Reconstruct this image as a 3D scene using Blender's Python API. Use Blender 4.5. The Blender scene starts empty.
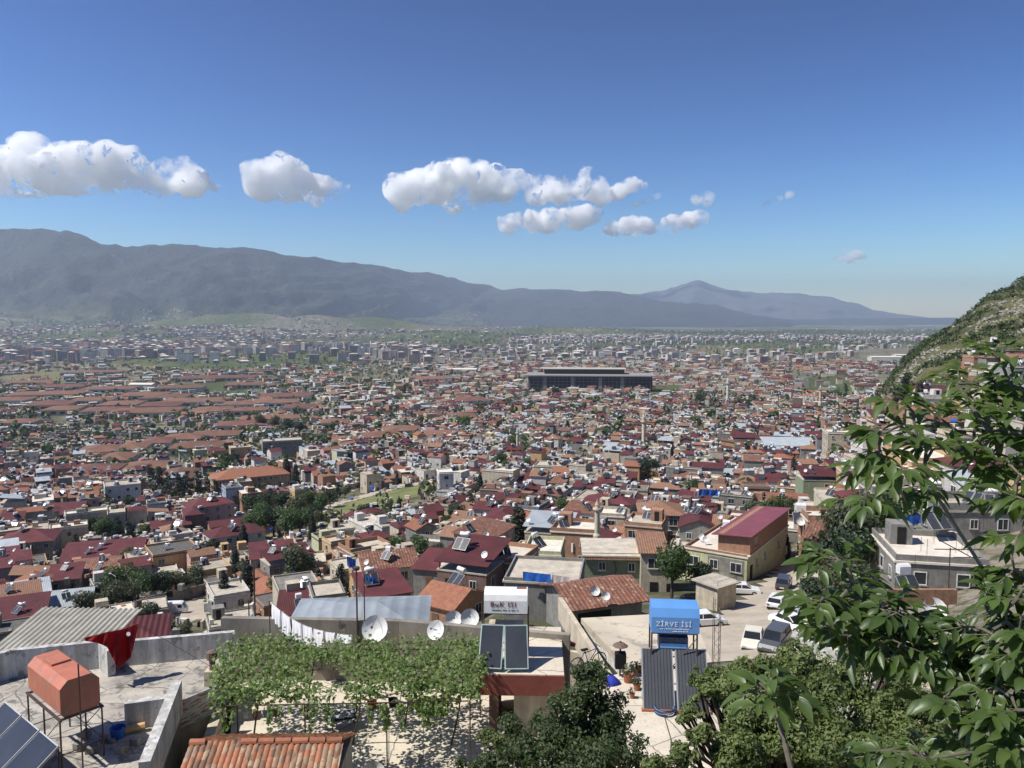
import bpy, bmesh, math, random
from math import sin, cos, tan, pi, radians, sqrt, atan2, exp, log
from mathutils import Vector, Matrix, noise
R = random.Random(11)
SC = bpy.context.scene
COL = SC.collection
# ------------------------------------------------------------ camera model
F = 788.0; TH = math.atan(65 / F); H0 = 120.0
CAM = Vector((0, 0, H0))
def ray(u, v):
    a = (u - 512) / F; b = (384 - v) / F
    return Vector((a, cos(TH) + b * sin(TH), -sin(TH) + b * cos(TH)))
def P(u, v, depth):
    d = ray(u, v); t = -depth / d.z
    return CAM + d * t
def PD(u, v, dist):
    d = ray(u, v); return CAM + d * (dist / d.y)
def pix(p):
    q = p - CAM
    f = q.y * cos(TH) - q.z * sin(TH); up = q.y * sin(TH) + q.z * cos(TH)
    if f < 0.1: return (-9999, -9999)
    return (512 + F * q.x / f, 384 - F * up / f)
# ------------------------------------------------------------ terrain profiles: bearing column -> (forward metres, metres below eye)
FAR = [(1500, 108), (2500, 112.5), (5000, 116), (12000, 118.5), (30000, 119.5)]
NEARP = [(1, 1.6), (3, 2.4), (12, 9)]
PROF = [
 (-100, [(1,1.6),(3,2.4),(12,12),(28,20),(60,34),(100,47),(170,62.5),(236,70),(330,78.5),(420,90),(600,99),(900,106)]+FAR),
 (200, [(1,1.6),(3,2.4),(12,12),(28,20),(60,34),(100,47),(170,62.5),(236,70),(330,78.5),(420,90),(600,99),(900,106)]+FAR),
 (350, NEARP+[(23,15),(40,23),(60,30),(100,42),(160,55),(200,61),(300,72),(420,84),(600,95),(900,103)]+FAR),
 (500, NEARP+[(23,14),(40,21),(60,28),(80,32),(100,35),(120,39),(150,45),(200,53),(300,65),(450,79),(700,91),(1000,99)]+FAR),
 (750, NEARP+[(23,13.5),(40,20),(60,26.7),(74,30),(90,33),(110,37),(150,44),(200,51),(300,62),(450,73),(700,87),(1000,97)]+FAR),
 (810, NEARP+[(23,13.5),(40,20),(60,26.5),(75,29.5),(90,32.5),(110,36.3),(150,42.5),(200,49),(300,59),(450,70),(700,86),(1000,97)]+FAR),
 (860, NEARP+[(22,14),(60,25),(75,28),(110,33),(150,38),(200,43),(300,52),(430,58),(500,68),(700,84),(1000,97)]+FAR),
 (885, NEARP+[(22,14),(60,24.5),(75,27),(110,32),(150,35),(190,37),(300,39),(430,37),(470,45),(600,80),(1000,97)]+FAR),
 (905, NEARP+[(22,14),(60,24),(75,26.5),(110,30),(190,31),(300,27),(430,21.5),(455,25),(600,75),(1000,97)]+FAR),
 (925, NEARP+[(22,14),(60,24),(75,26),(110,28.5),(190,28),(300,19.5),(430,12),(460,15.5),(600,70),(1000,96)]+FAR),
 (950, NEARP+[(22,13.5),(60,24),(75,25.5),(120,27.5),(190,26),(260,21),(330,14),(430,3),(475,7),(650,62),(1000,95)]+FAR),
 (985, NEARP+[(22,13),(60,23),(75,24.7),(120,26),(190,24),(260,17),(330,8),(440,-12),(500,-9),(700,50),(1100,95)]+FAR),
 (1024, NEARP+[(22,12),(60,22),(75,24),(120,25),(190,22),(260,14),(330,3),(400,-9),(520,-29),(600,-26),(850,40),(1300,96)]+FAR),
 (1250, NEARP+[(22,11),(60,18),(120,19),(190,15),(260,5),(330,-12),(400,-32),(600,-90),(800,-80),(1300,20),(2000,90)]+FAR[1:]),
]
for _u, pr in PROF:
    pr[:] = [(log(r), dd) for r, dd in pr]
def pdepth(pr, lr):
    if lr <= pr[0][0]: return pr[0][1]
    for i in range(len(pr) - 1):
        if lr <= pr[i+1][0]:
            t = (lr - pr[i][0]) / (pr[i+1][0] - pr[i][0])
            return pr[i][1] + (pr[i+1][1] - pr[i][1]) * t
    return pr[-1][1]
def gz(x, y):
    y = max(y, 1.0)
    a = 512 + F * x / y
    lr = log(y)
    if a <= PROF[0][0]: dd = pdepth(PROF[0][1], lr)
    elif a >= PROF[-1][0]: dd = pdepth(PROF[-1][1], lr)
    else:
        for i in range(len(PROF) - 1):
            if a <= PROF[i+1][0]:
                t = (a - PROF[i][0]) / (PROF[i+1][0] - PROF[i][0])
                dd = pdepth(PROF[i][1], lr) * (1 - t) + pdepth(PROF[i+1][1], lr) * t
                break
    if y > 3800 and a < 900:
        k = min(1, (y - 3800) / 2500.0) * max(0, min(1, (900 - a) / 300.0))
        n = noise.fractal(Vector((x / 1500.0, y / 900.0, 3.3)), 1.0, 2.0, 4)
        dd -= max(0, 0.3 + n) * 190 * k * max(0, min(1, (7000 - y) / 900)) * min(1, max(0.12, (700 - a) / 300.0))
    elif y > 330 and a > 890 and y < 900:
        dd -= (noise.fractal(Vector((x / 22.0, y / 22.0, 1.3)), 0.8, 2.0, 5)) * 2.6 * min(1, (a - 890) / 50.0)
    return H0 - dd
def at(u, v, lift=0.0):
    d = ray(u, v); t = 12.0 if lift < .5 else 36.0
    prev = t
    while t < 28000:
        p = CAM + d * t
        if p.z <= gz(p.x, p.y) + lift:
            lo, hi = prev, t
            for _ in range(22):
                m = (lo + hi) / 2; p = CAM + d * m
                if p.z <= gz(p.x, p.y) + lift: hi = m
                else: lo = m
            return CAM + d * hi
        prev = t; t *= 1.02
    return CAM + d * 28000
# ------------------------------------------------------------ materials
MATS = {}
def ramp2(nt, fac, c1, c2, p1=0.35, p2=0.65):
    r = nt.nodes.new('ShaderNodeValToRGB')
    r.color_ramp.elements[0].position = p1; r.color_ramp.elements[1].position = p2
    r.color_ramp.elements[0].color = (*c1, 1); r.color_ramp.elements[1].color = (*c2, 1)
    nt.links.new(fac, r.inputs[0]); return r.outputs[0]
def mixc(nt, fac, a, b, mode='MIX'):
    m = nt.nodes.new('ShaderNodeMix'); m.data_type = 'RGBA'; m.blend_type = mode
    for s, val in ((m.inputs[0], fac), (m.inputs[6], a), (m.inputs[7], b)):
        if hasattr(val, 'is_linked') or hasattr(val, 'links'): nt.links.new(val, s)
        else: s.default_value = val if not isinstance(val, tuple) else (*val[:3], 1)
    return m.outputs[2]
def math_(nt, op, a, b=0.0, c=None):
    m = nt.nodes.new('ShaderNodeMath'); m.operation = op
    for i, val in enumerate((a, b) if c is None else (a, b, c)):
        if hasattr(val, 'links'): nt.links.new(val, m.inputs[i])
        else: m.inputs[i].default_value = val
    return m.outputs[0]
def noise_(nt, vec, scale, detail=4, rough=0.6, dist=0.0):
    n = nt.nodes.new('ShaderNodeTexNoise'); n.inputs['Scale'].default_value = scale
    n.inputs['Detail'].default_value = detail; n.inputs['Roughness'].default_value = rough
    n.inputs['Distortion'].default_value = dist
    nt.links.new(vec, n.inputs['Vector']); return n.outputs[0]
def mat(name, c1, c2=None, scale=1.2, rough=0.85, spots=None, stripe=None, metal=0.0, var=0.12, bump=0.0, trans=None, coat=0.0, windows=False, spot_th=0.6, stretch=None, tiles=None, streak=0.0, crack=False):
    if name in MATS: return MATS[name]
    m = bpy.data.materials.new(name); m.use_nodes = True; nt = m.node_tree
    b = nt.nodes['Principled BSDF']; b.inputs['Roughness'].default_value = rough; b.inputs['Metallic'].default_value = metal
    b.inputs['Specular IOR Level'].default_value = 0.3 if rough > 0.6 else 0.5
    tc = nt.nodes.new('ShaderNodeTexCoord'); vec = tc.outputs['Object']
    oi = nt.nodes.new('ShaderNodeObjectInfo')
    vm = nt.nodes.new('ShaderNodeVectorMath'); vm.operation = 'ADD'
    cx = nt.nodes.new('ShaderNodeCombineXYZ')
    rs = math_(nt, 'MULTIPLY', oi.outputs['Random'], 37.0)
    for i in range(3): nt.links.new(rs, cx.inputs[i])
    nt.links.new(vec, vm.inputs[0]); nt.links.new(cx.outputs[0], vm.inputs[1]); nv = vm.outputs[0]
    if stretch:
        mp = nt.nodes.new('ShaderNodeMapping'); mp.inputs['Scale'].default_value = stretch
        nt.links.new(nv, mp.inputs[0]); nv = mp.outputs[0]
    c2 = c2 or tuple(c * 0.72 for c in c1)
    col = ramp2(nt, noise_(nt, nv, scale, 5, 0.65), c2, c1, 0.34, 0.62)
    if spots:
        f = noise_(nt, nv, scale * 2.3, 6, 0.75, 0.4)
        f = ramp2(nt, f, (0,0,0), (1,1,1), spot_th, spot_th + 0.07)
        col = mixc(nt, f, col, spots)
    if streak:
        mp = nt.nodes.new('ShaderNodeMapping'); mp.inputs['Scale'].default_value = (2.2, 2.2, .22)
        nt.links.new(nv, mp.inputs[0]); f = ramp2(nt, noise_(nt, mp.outputs[0], 1.6, 5, .7), (1,1,1), (0,0,0), .42, .62)
        col = mixc(nt, math_(nt, 'MULTIPLY', f, streak), col, (.13,.12,.10))
    if crack:
        vo = nt.nodes.new('ShaderNodeTexVoronoi'); vo.feature = 'DISTANCE_TO_EDGE'; vo.inputs['Scale'].default_value = .55
        wn = nt.nodes.new('ShaderNodeTexNoise'); wn.inputs['Scale'].default_value = 2.5; wn.inputs['Detail'].default_value = 6; nt.links.new(vec, wn.inputs['Vector'])
        nt.links.new(mixc(nt, .12, vec, wn.outputs['Color']), vo.inputs['Vector'])
        cf = ramp2(nt, vo.outputs['Distance'], (1,1,1), (0,0,0), .004, .012)
        col = mixc(nt, math_(nt, 'MULTIPLY', cf, .7), col, (.07,.065,.06))
        col = mixc(nt, ramp2(nt, noise_(nt, vec, 14, 3, .8), (0,0,0), (.5,.5,.5), .56, .66), col, (.20,.18,.15))
    bh = None
    if stripe:
        ax, per, dark = stripe
        sp = nt.nodes.new('ShaderNodeSeparateXYZ'); nt.links.new(vec, sp.inputs[0])
        s = math_(nt, 'SINE', math_(nt, 'MULTIPLY', sp.outputs[ax], 2 * pi / per))
        s = math_(nt, 'MULTIPLY_ADD', s, 0.5, 0.5)
        if dark: col = mixc(nt, math_(nt, 'MULTIPLY', math_(nt, 'POWER', s, 4.0), dark), col, (0.02, 0.015, 0.012))
        bh = s
    if tiles:
        vo = nt.nodes.new('ShaderNodeTexVoronoi'); vo.inputs['Scale'].default_value = tiles[0]
        mp = nt.nodes.new('ShaderNodeMapping'); mp.inputs['Scale'].default_value = (1, .5, 1)
        nt.links.new(vec, mp.inputs[0]); nt.links.new(mp.outputs[0], vo.inputs['Vector'])
        sp = nt.nodes.new('ShaderNodeSeparateColor'); nt.links.new(vo.outputs['Color'], sp.inputs[0])
        rr = nt.nodes.new('ShaderNodeValToRGB'); rr.color_ramp.interpolation = 'CONSTANT'
        cs = tiles[1]
        for i, c in enumerate(cs):
            e = rr.color_ramp.elements[i] if i < 2 else rr.color_ramp.elements.new(i / len(cs))
            e.position = i / len(cs); e.color = (*c, 1)
        nt.links.new(sp.outputs[0], rr.inputs[0])
        col = mixc(nt, 0.75, col, rr.outputs[0])
    if windows:
        sp = nt.nodes.new('ShaderNodeSeparateXYZ'); nt.links.new(vec, sp.inputs[0])
        gm = nt.nodes.new('ShaderNodeNewGeometry'); sn = nt.nodes.new('ShaderNodeSeparateXYZ'); nt.links.new(gm.outputs['Normal'], sn.inputs[0])
        zf = math_(nt, 'FRACT', math_(nt, 'DIVIDE', sp.outputs[2], 3.1))
        hx = math_(nt, 'SUBTRACT', math_(nt, 'MULTIPLY', sp.outputs[0], math_(nt, 'ABSOLUTE', sn.outputs[1])), math_(nt, 'MULTIPLY', sp.outputs[1], math_(nt, 'ABSOLUTE', sn.outputs[0])))
        hf = math_(nt, 'FRACT', math_(nt, 'DIVIDE', hx, 3.4))
        wv = math_(nt, 'MULTIPLY', math_(nt, 'GREATER_THAN', zf, 0.42), math_(nt, 'GREATER_THAN', hf, 0.45))
        col = mixc(nt, math_(nt, 'MULTIPLY', wv, 0.85), col, (0.05, 0.055, 0.06))
    if var:
        hs = nt.nodes.new('ShaderNodeHueSaturation')
        nt.links.new(math_(nt, 'MULTIPLY_ADD', oi.outputs['Random'], 2 * var, 1 - var), hs.inputs['Value'])
        nt.links.new(col, hs.inputs['Color']); col = hs.outputs[0]
    nt.links.new(col, b.inputs['Base Color'])
    if stripe or bump:
        bp = nt.nodes.new('ShaderNodeBump'); bp.inputs['Strength'].default_value = 1.0
        bp.inputs['Distance'].default_value = 0.03 if stripe else bump
        nt.links.new(bh if bh is not None else noise_(nt, nv, scale * 6, 5, .7), bp.inputs['Height'])
        nt.links.new(bp.outputs[0], b.inputs['Normal'])
    if coat: b.inputs['Coat Weight'].default_value = coat
    if trans:
        t = nt.nodes.new('ShaderNodeBsdfTranslucent'); t.inputs[0].default_value = (*trans, 1)
        mx = nt.nodes.new('ShaderNodeMixShader'); mx.inputs[0].default_value = 0.35
        nt.links.new(b.outputs[0], mx.inputs[1]); nt.links.new(t.outputs[0], mx.inputs[2])
        nt.links.new(mx.outputs[0], nt.nodes['Material Output'].inputs[0])
    MATS[name] = m; return m
def leafmat(name, c1, c2, tr, scale=0.9, rough=0.5):
    return mat(name, c1, c2, scale=scale, rough=rough, trans=tr, var=0.1)
# walls
W = {
 'cream': mat('wall cream', (.60,.52,.39), (.42,.36,.27), streak=.3, spots=(.25,.22,.19), spot_th=.63),
 'white': mat('wall white', (.70,.68,.63), (.50,.475,.43), streak=.3, spots=(.33,.31,.28), spot_th=.66),
 'grey': mat('wall grey', (.27,.26,.235), (.17,.163,.148), streak=.3, spots=(.12,.11,.10), spot_th=.62),
 'pink': mat('wall pink', (.56,.36,.34), (.47,.29,.28), streak=.3, spots=(.3,.2,.2), spot_th=.68),
 'ochre': mat('wall ochre', (.60,.40,.19), (.48,.31,.15), streak=.3, spots=(.3,.24,.18), spot_th=.65),
 'brick': mat('wall brick', (.42,.22,.13), (.28,.15,.09), streak=.3, scale=2.2, spots=(.36,.31,.26), spot_th=.58),
 'green': mat('wall green', (.27,.32,.20), (.21,.25,.155), streak=.3, spots=(.11,.12,.09), spot_th=.66),
 'lime': mat('wall pale yellow', (.56,.56,.34), (.44,.45,.27), streak=.3, spots=(.25,.24,.17), spot_th=.60),
 'blue': mat('wall pale blue', (.38,.48,.58), (.32,.4,.48), streak=.3),
 'brown': mat('wall brown', (.20,.125,.10), (.13,.08,.065), streak=.3),
}
ROOF = {
 'maroon': mat('roof maroon sheet', (.125,.032,.034), (.08,.024,.026), scale=.35, rough=.75, stripe=(0,.28,.25), var=.25, spots=(.23,.10,.075), spot_th=.66),
 'orange': mat('roof orange tile', (.33,.14,.08), (.22,.095,.06), scale=1.5, stripe=(0,.3,.35), var=.15, spots=(.17,.10,.07), spot_th=.6),
 'oldtile': mat('roof weathered tile', (.34,.17,.10), (.19,.12,.085), scale=1.8, stripe=(0,.32,.45), var=.15, spots=(.38,.29,.19), spot_th=.58),
 'concrete': mat('roof concrete', (.48,.43,.345), (.32,.285,.235), scale=.7, spots=(.19,.17,.15), spot_th=.6, var=.2),
 'white': mat('roof pale screed', (.66,.61,.52), (.52,.47,.40), scale=.6, spots=(.36,.32,.27), spot_th=.62),
 'steel': mat('roof grey sheet', (.42,.46,.48), (.34,.37,.39), scale=.4, rough=.45, stripe=(0,.3,.2), spots=(.3,.26,.22), spot_th=.66),
 'rust': mat('roof rusty sheet', (.25,.11,.07), (.14,.065,.045), scale=.9, rough=.7, stripe=(0,.45,.5), spots=(.42,.33,.24), spot_th=.56),
 'greyflat': mat('roof grey flat', (.21,.20,.18), (.13,.125,.11), scale=.5, spots=(.32,.29,.25), spot_th=.6, var=.2),
 'slate': mat('roof dark felt', (.14,.13,.12), (.09,.085,.08)),
}
HALL = mat('hall orange tile', (.195,.098,.062), (.135,.075,.052), scale=.12, var=.14, spots=(.24,.13,.09), spot_th=.6)
GLASS = mat('window glass', (.035,.04,.045), (.02,.024,.028), rough=.12, var=0)
FRAME = mat('window frame white', (.7,.69,.66), rough=.5)
DARK = mat('dark opening', (.018,.016,.015), rough=.9)
METAL = mat('dark painted steel', (.05,.04,.035), (.10,.05,.03), scale=5, rough=.5)
GALV = mat('galvanised steel', (.45,.46,.46), (.35,.36,.36), rough=.45, metal=.3)
TANKW = mat('white enamel tank', (.78,.78,.76), (.66,.65,.62), rough=.4, spots=(.3,.2,.14), spot_th=.7)
PANEL = mat('solar panel glass', (.045,.05,.058), (.035,.038,.045), rough=.22, scale=.8, var=.3)
DISH = mat('dish white', (.74,.74,.72), (.6,.6,.57), rough=.5)
WOOD = mat('door wood', (.16,.09,.05), (.10,.055,.035), rough=.6)
TRUNK = mat('bark', (.10,.075,.055), (.055,.04,.03), scale=6, bump=.02)
BLUE = mat('blue tarpaulin', (.02,.14,.55), (.03,.10,.38), scale=2, rough=.45)
LG = [leafmat('leaf mid green', (.060,.105,.028), (.030,.055,.018), (.12,.20,.03)),
      leafmat('leaf deep green', (.032,.055,.022), (.018,.032,.014), (.05,.09,.02)),
      leafmat('leaf olive', (.085,.10,.045), (.045,.055,.028), (.12,.14,.05))]
CYP = leafmat('cypress green', (.025,.040,.020), (.012,.020,.011), (.03,.05,.015))
# ------------------------------------------------------------ mesh builder
class MB:
    def __init__(s): s.V = []; s.F = []; s.M = []
    def add(s, vs, fs, m=0, T=None):
        n = len(s.V)
        if T is not None: vs = [T @ Vector(v) for v in vs]
        s.V.extend([tuple(v) for v in vs])
        s.F.extend([tuple(i + n for i in f) for f in fs]); s.M.extend([m] * len(fs))
    def quad(s, *p, m=0): s.add(p, [tuple(range(len(p)))], m)
    def box(s, c, e, m=0, rz=0.0, T=None):
        x, y, z = e[0] / 2, e[1] / 2, e[2] / 2
        vs = [(-x,-y,-z),(x,-y,-z),(x,y,-z),(-x,y,-z),(-x,-y,z),(x,-y,z),(x,y,z),(-x,y,z)]
        M4 = Matrix.Translation(c) @ Matrix.Rotation(rz, 4, 'Z')
        if T is not None: M4 = T @ M4
        s.add(vs, BOXF, m, M4)
        return s
    def tube(s, a, b, r, m=0, n=6, r2=None, caps=True):
        a = Vector(a); b = Vector(b); d = b - a
        if d.length < 1e-6: return s
        q = d.to_track_quat('Z', 'Y'); r2 = r if r2 is None else r2
        vs = []
        for p, rr in ((a, r), (b, r2)):
            for i in range(n): vs.append(p + q @ Vector((cos(2*pi*i/n) * rr, sin(2*pi*i/n) * rr, 0)))
        fs = [(i, (i+1) % n, n + (i+1) % n, n + i) for i in range(n)]
        if caps: fs += [tuple(range(n))[::-1], tuple(range(n, 2*n))]
        s.add(vs, fs, m); return s
    def lathe(s, c, prof, m=0, n=12, T=None):
        vs = []
        for r, z in prof:
            for i in range(n): vs.append(Vector((c[0] + cos(2*pi*i/n) * r, c[1] + sin(2*pi*i/n) * r, c[2] + z)))
        fs = []
        for k in range(len(prof) - 1):
            for i in range(n): fs.append((k*n+i, k*n+(i+1) % n, (k+1)*n+(i+1) % n, (k+1)*n+i))
        s.add(vs, fs, m, T); return s
    def prism(s, prof, axis0, axis1, ax, l0, l1, m=0, T=None, o=(0,0,0)):
        # prof: 2D points in (axis0, axis1) plane; extruded along ax
        vs = []
        for l in (l0, l1):
            for p in prof:
                v = list(o); v[axis0] += p[0]; v[axis1] += p[1]; v[ax] += l; vs.append(v)
        n = len(prof)
        fs = [(i, (i+1) % n, n+(i+1) % n, n+i) for i in range(n)] + [tuple(range(n))[::-1], tuple(range(n, 2*n))]
        s.add(vs, fs, m, T); return s
    def mesh(s, name, mats, smooth=False):
        me = bpy.data.meshes.new(name); me.from_pydata(s.V, [], s.F)
        for mm in (mats if isinstance(mats, (list, tuple)) else [mats]): me.materials.append(mm)
        me.polygons.foreach_set('material_index', s.M)
        if smooth: me.polygons.foreach_set('use_smooth', [True] * len(s.F))
        me.update(); return me
    def obj(s, name, mats, parent=None, loc=(0,0,0), rz=0.0, smooth=False):
        return link(name, s.mesh(name, mats, smooth), parent, loc, rz)
BOXF = [(0,3,2,1),(4,5,6,7),(0,1,5,4),(1,2,6,5),(2,3,7,6),(3,0,4,7)]
def link(name, data, parent=None, loc=(0,0,0), rz=0.0):
    o = bpy.data.objects.new(name, data); COL.objects.link(o)
    o.location = loc; o.rotation_euler = (0, 0, rz)
    if parent is not None: o.parent = parent
    return o
THINGS = []
def tag(o, label, cat, group=None):
    o['label'] = label; o['category'] = cat
    if group: o['group'] = group
    return o
def thing(name, label, cat, loc=(0,0,0), rz=0.0, group=None):
    return tag(link(name, None, None, loc, rz), label, cat, group)
def kind(o, k): o['kind'] = k; return o
def dup(root, loc, rz=None, scale=None):
    r = root.copy(); COL.objects.link(r); r.location = loc
    if rz is not None: r.rotation_euler = (0, 0, rz)
    if scale is not None: r.scale = (scale,) * 3 if not isinstance(scale, tuple) else scale
    for ch in list(root.children):
        c = ch.copy(); COL.objects.link(c); c.parent = r
        for g in list(ch.children):
            d = g.copy(); COL.objects.link(d); d.parent = c
    return r
# ------------------------------------------------------------ label bookkeeping: landmark-relative descriptions made unique
LAND = []      # (name, world point)
AUTO = []      # (object, head text, world point)
ORD = ['nearest','second nearest','third nearest','fourth nearest','fifth nearest','sixth nearest','seventh nearest','eighth nearest','ninth nearest','tenth nearest']
ORD += [w + ' nearest' for w in 'eleventh twelfth thirteenth fourteenth fifteenth sixteenth seventeenth eighteenth nineteenth twentieth'.split()]
def auto_label(o, head, p): AUTO.append((o, head, Vector(p)))
def finish_labels():
    LP = [(n, pix(p)) for n, p in LAND]
    groups = {}
    for o, head, p in AUTO:
        q = pix(p)
        cand = sorted(LP, key=lambda l: (l[1][0]-q[0])**2 + (1.6*(l[1][1]-q[1]))**2)
        n, l = cand[0]
        if math.hypot(l[0]-q[0], l[1]-q[1]) > 90 and q[1] < 470: n, l = min(((a, b_) for a, b_ in cand if b_[1] < 500), key=lambda t: (t[1][0]-q[0])**2+(t[1][1]-q[1])**2)
        dx, dy = q[0]-l[0], 1.6*(q[1]-l[1])
        side = ('right of' if dx > 0 else 'left of') if abs(dx) > abs(dy) else ('beyond' if dy < 0 else 'before')
        groups.setdefault((head, side, n), []).append((dx*dx+dy*dy, o))
    for (head, side, n), lst in groups.items():
        lst.sort(key=lambda t: t[0])
        for i, (_, o) in enumerate(lst):
            if len(lst) == 1: o['label'] = f'{head}, {side} the {n}'
            else: o['label'] = f'{head}, {ORD[min(i, 19)]} {side} the {n}'
# ------------------------------------------------------------ camera, light, world
cd = bpy.data.cameras.new('camera'); cam = bpy.data.objects.new('camera', cd); COL.objects.link(cam)
cam.location = CAM; cam.rotation_euler = (pi/2 - TH, 0, 0)
cd.sensor_width = 36; cd.lens = F / 1024 * 36; cd.clip_start = 0.1; cd.clip_end = 80000
SC.camera = cam
SUN_EL, SUN_AZ = radians(54), radians(15)
sd = Vector((-cos(SUN_EL)*cos(SUN_AZ), -cos(SUN_EL)*sin(SUN_AZ), sin(SUN_EL)))
sl = bpy.data.lights.new('sun', 'SUN'); sl.energy = 5.0; sl.angle = radians(.53); sl.color = (1, .955, .88)
so = bpy.data.objects.new('sun', sl); COL.objects.link(so); so.rotation_euler = sd.to_track_quat('Z', 'Y').to_euler()
w = bpy.data.worlds.new('World'); SC.world = w; w.use_nodes = True; nt = w.node_tree
sk = nt.nodes.new('ShaderNodeTexSky'); sk.sky_type = 'NISHITA'; sk.sun_disc = False
sk.sun_elevation = SUN_EL; sk.sun_rotation = radians(-90) - SUN_AZ
sk.altitude = 300; sk.air_density = 1.0; sk.dust_density = 0.2; sk.ozone_density = 2.2
gmn = nt.nodes.new('ShaderNodeGamma'); gmn.inputs[1].default_value = 2.0; hsn = nt.nodes.new('ShaderNodeHueSaturation'); hsn.inputs['Hue'].default_value = .499; hsn.inputs['Saturation'].default_value = 1.1; nt.links.new(sk.outputs[0], hsn.inputs['Color']); nt.links.new(hsn.outputs[0], gmn.inputs[0])
nt.links.new(gmn.outputs[0], nt.nodes['Background'].inputs[0]); nt.nodes['Background'].inputs[1].default_value = 0.0165
SC.view_settings.view_transform = 'Standard'; SC.view_settings.look = 'None'; SC.view_settings.gamma = 1
SC.view_settings.exposure = 0.35
cy = SC.cycles; SC.render.engine = 'CYCLES'
cy.max_bounces = 48; cy.diffuse_bounces = 2; cy.glossy_bounces = 2; cy.transmission_bounces = 3; cy.transparent_max_bounces = 6; cy.volume_bounces = 48
cy.use_denoising = True; cy.use_adaptive_sampling = True; cy.adaptive_threshold = 0.02
cy.caustics_reflective = False; cy.caustics_refractive = False
# ------------------------------------------------------------ patches of land cover, drawn as plan polygons from their corners in the view
def inpoly(x, y, poly):
    c = False; j = len(poly) - 1
    for i in range(len(poly)):
        xi, yi = poly[i]; xj, yj = poly[j]
        if (yi > y) != (yj > y) and x < (xj-xi)*(y-yi)/(yj-yi+1e-9)+xi: c = not c
        j = i
    return c
def gp(*uv): return [tuple(at(u, v)[:2]) for u, v in uv]
MEADOW = gp((300,524),(345,503),(400,488),(445,481),(452,487),(405,500),(352,513),(310,532))
FIELDS = [MEADOW, gp((100,362),(190,356),(300,351),(372,352),(330,364),(230,368),(150,369)), gp((172,385),(235,381),(262,387),(262,394),(205,395)),
          gp((530,347),(640,342),(760,344),(760,349),(640,350),(560,352)), gp((800,378),(850,373),(905,380),(915,392),(850,398),(800,392)),
          gp((640,386),(690,384),(700,392),(650,396)), gp((0,376),(60,372),(110,373),(60,380),(0,382)),
          gp((690,350),(790,346),(850,348),(800,354))]
ROADS = [gp((300,516),(345,500),(400,485),(447,477),(449,481),(402,488),(347,503),(304,521)),
         gp((0,469),(60,462),(110,458),(112,461),(60,466),(0,474)),
         gp((180,353),(300,349),(440,344),(440,346),(300,352),(180,357))]
STREET = gp((805,560),(822,566),(822,610),(815,640),(800,662),(690,662),(690,632),(742,598),(770,575),(796,556),(806,530),(812,531))
VANLOT = gp((148,612),(200,598),(232,594),(236,604),(190,622),(158,628))
def fieldmask(x, y):
    for p in FIELDS:
        if inpoly(x, y, p): return 1.0
    if y > 3200:
        return max(0, min(1, (noise.noise(Vector((x/900, y/1400, 7))) + .12) * 5))
    return 0.0
# ------------------------------------------------------------ terrain sheet
us = list(range(-900, -100, 60)) + list(range(-100, 840, 14)) + list(range(840, 1130, 6)) + list(range(1130, 1700, 40))
rs = [1.0]
while rs[-1] < 26000: rs.append(rs[-1] * (1.035 if rs[-1] < 3000 else 1.03))
tv, tf, tcol = [], [], []
for r in rs:
    for u in us:
        x = (u - 512) / F * r; z = gz(x, r)
        tv.append((x, r, z))
        hill = max(0, min(1, (u - 880) / 20.0)) * max(0, min(1, (r - 150) / 80.0)) * (1 if r < 1500 else 0)
        tcol.extend((hill, fieldmask(x, r), 0, 1))
nu = len(us)
for i in range(len(rs) - 1):
    for j in range(nu - 1):
        a = i * nu + j; tf.append((a, a+1, a+nu+1, a+nu))
me = bpy.data.meshes.new('terrain'); me.from_pydata(tv, [], tf)
ca = me.color_attributes.new('cover', 'FLOAT_COLOR', 'POINT'); ca.data.foreach_set('color', tcol)
me.polygons.foreach_set('use_smooth', [True] * len(tf))
gm = bpy.data.materials.new('ground'); gm.use_nodes = True; nt = gm.node_tree; b = nt.nodes['Principled BSDF']; b.inputs['Roughness'].default_value = .95
b.inputs['Specular IOR Level'].default_value = 0.1
at_ = nt.nodes.new('ShaderNodeAttribute'); at_.attribute_name = 'cover'
sp = nt.nodes.new('ShaderNodeSeparateColor'); nt.links.new(at_.outputs['Color'], sp.inputs[0])
tc = nt.nodes.new('ShaderNodeTexCoord'); vec = tc.outputs['Object']
town = ramp2(nt, noise_(nt, vec, .035, 8, .75), (.085,.085,.05), (.27,.235,.185), .42, .58)
n2 = noise_(nt, vec, .35, 6, .7)
town = mixc(nt, ramp2(nt, n2, (0,0,0), (1,1,1), .5, .62), town, (.07,.085,.04))
grass = ramp2(nt, noise_(nt, vec, .012, 8, .8), (.055,.075,.028), (.16,.15,.075), .4, .62)
vo = nt.nodes.new('ShaderNodeTexVoronoi'); vo.inputs['Scale'].default_value = .0035
mpn = nt.nodes.new('ShaderNodeMapping'); mpn.inputs['Scale'].default_value = (1, .45, 1); nt.links.new(vec, mpn.inputs[0]); nt.links.new(mpn.outputs[0], vo.inputs['Vector'])
vs_ = nt.nodes.new('ShaderNodeSeparateColor'); nt.links.new(vo.outputs['Color'], vs_.inputs[0])
fr = nt.nodes.new('ShaderNodeValToRGB'); fr.color_ramp.interpolation = 'CONSTANT'
for i, (p, c) in enumerate([(0,(.05,.075,.03)),(.3,(.10,.115,.05)),(.55,(.06,.085,.035)),(.75,(.22,.19,.11)),(.85,(.09,.11,.045))]):
    e = fr.color_ramp.elements[i] if i < 2 else fr.color_ramp.elements.new(p)
    e.position = p; e.color = (*c, 1)
nt.links.new(vs_.outputs[0], fr.inputs[0])
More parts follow.
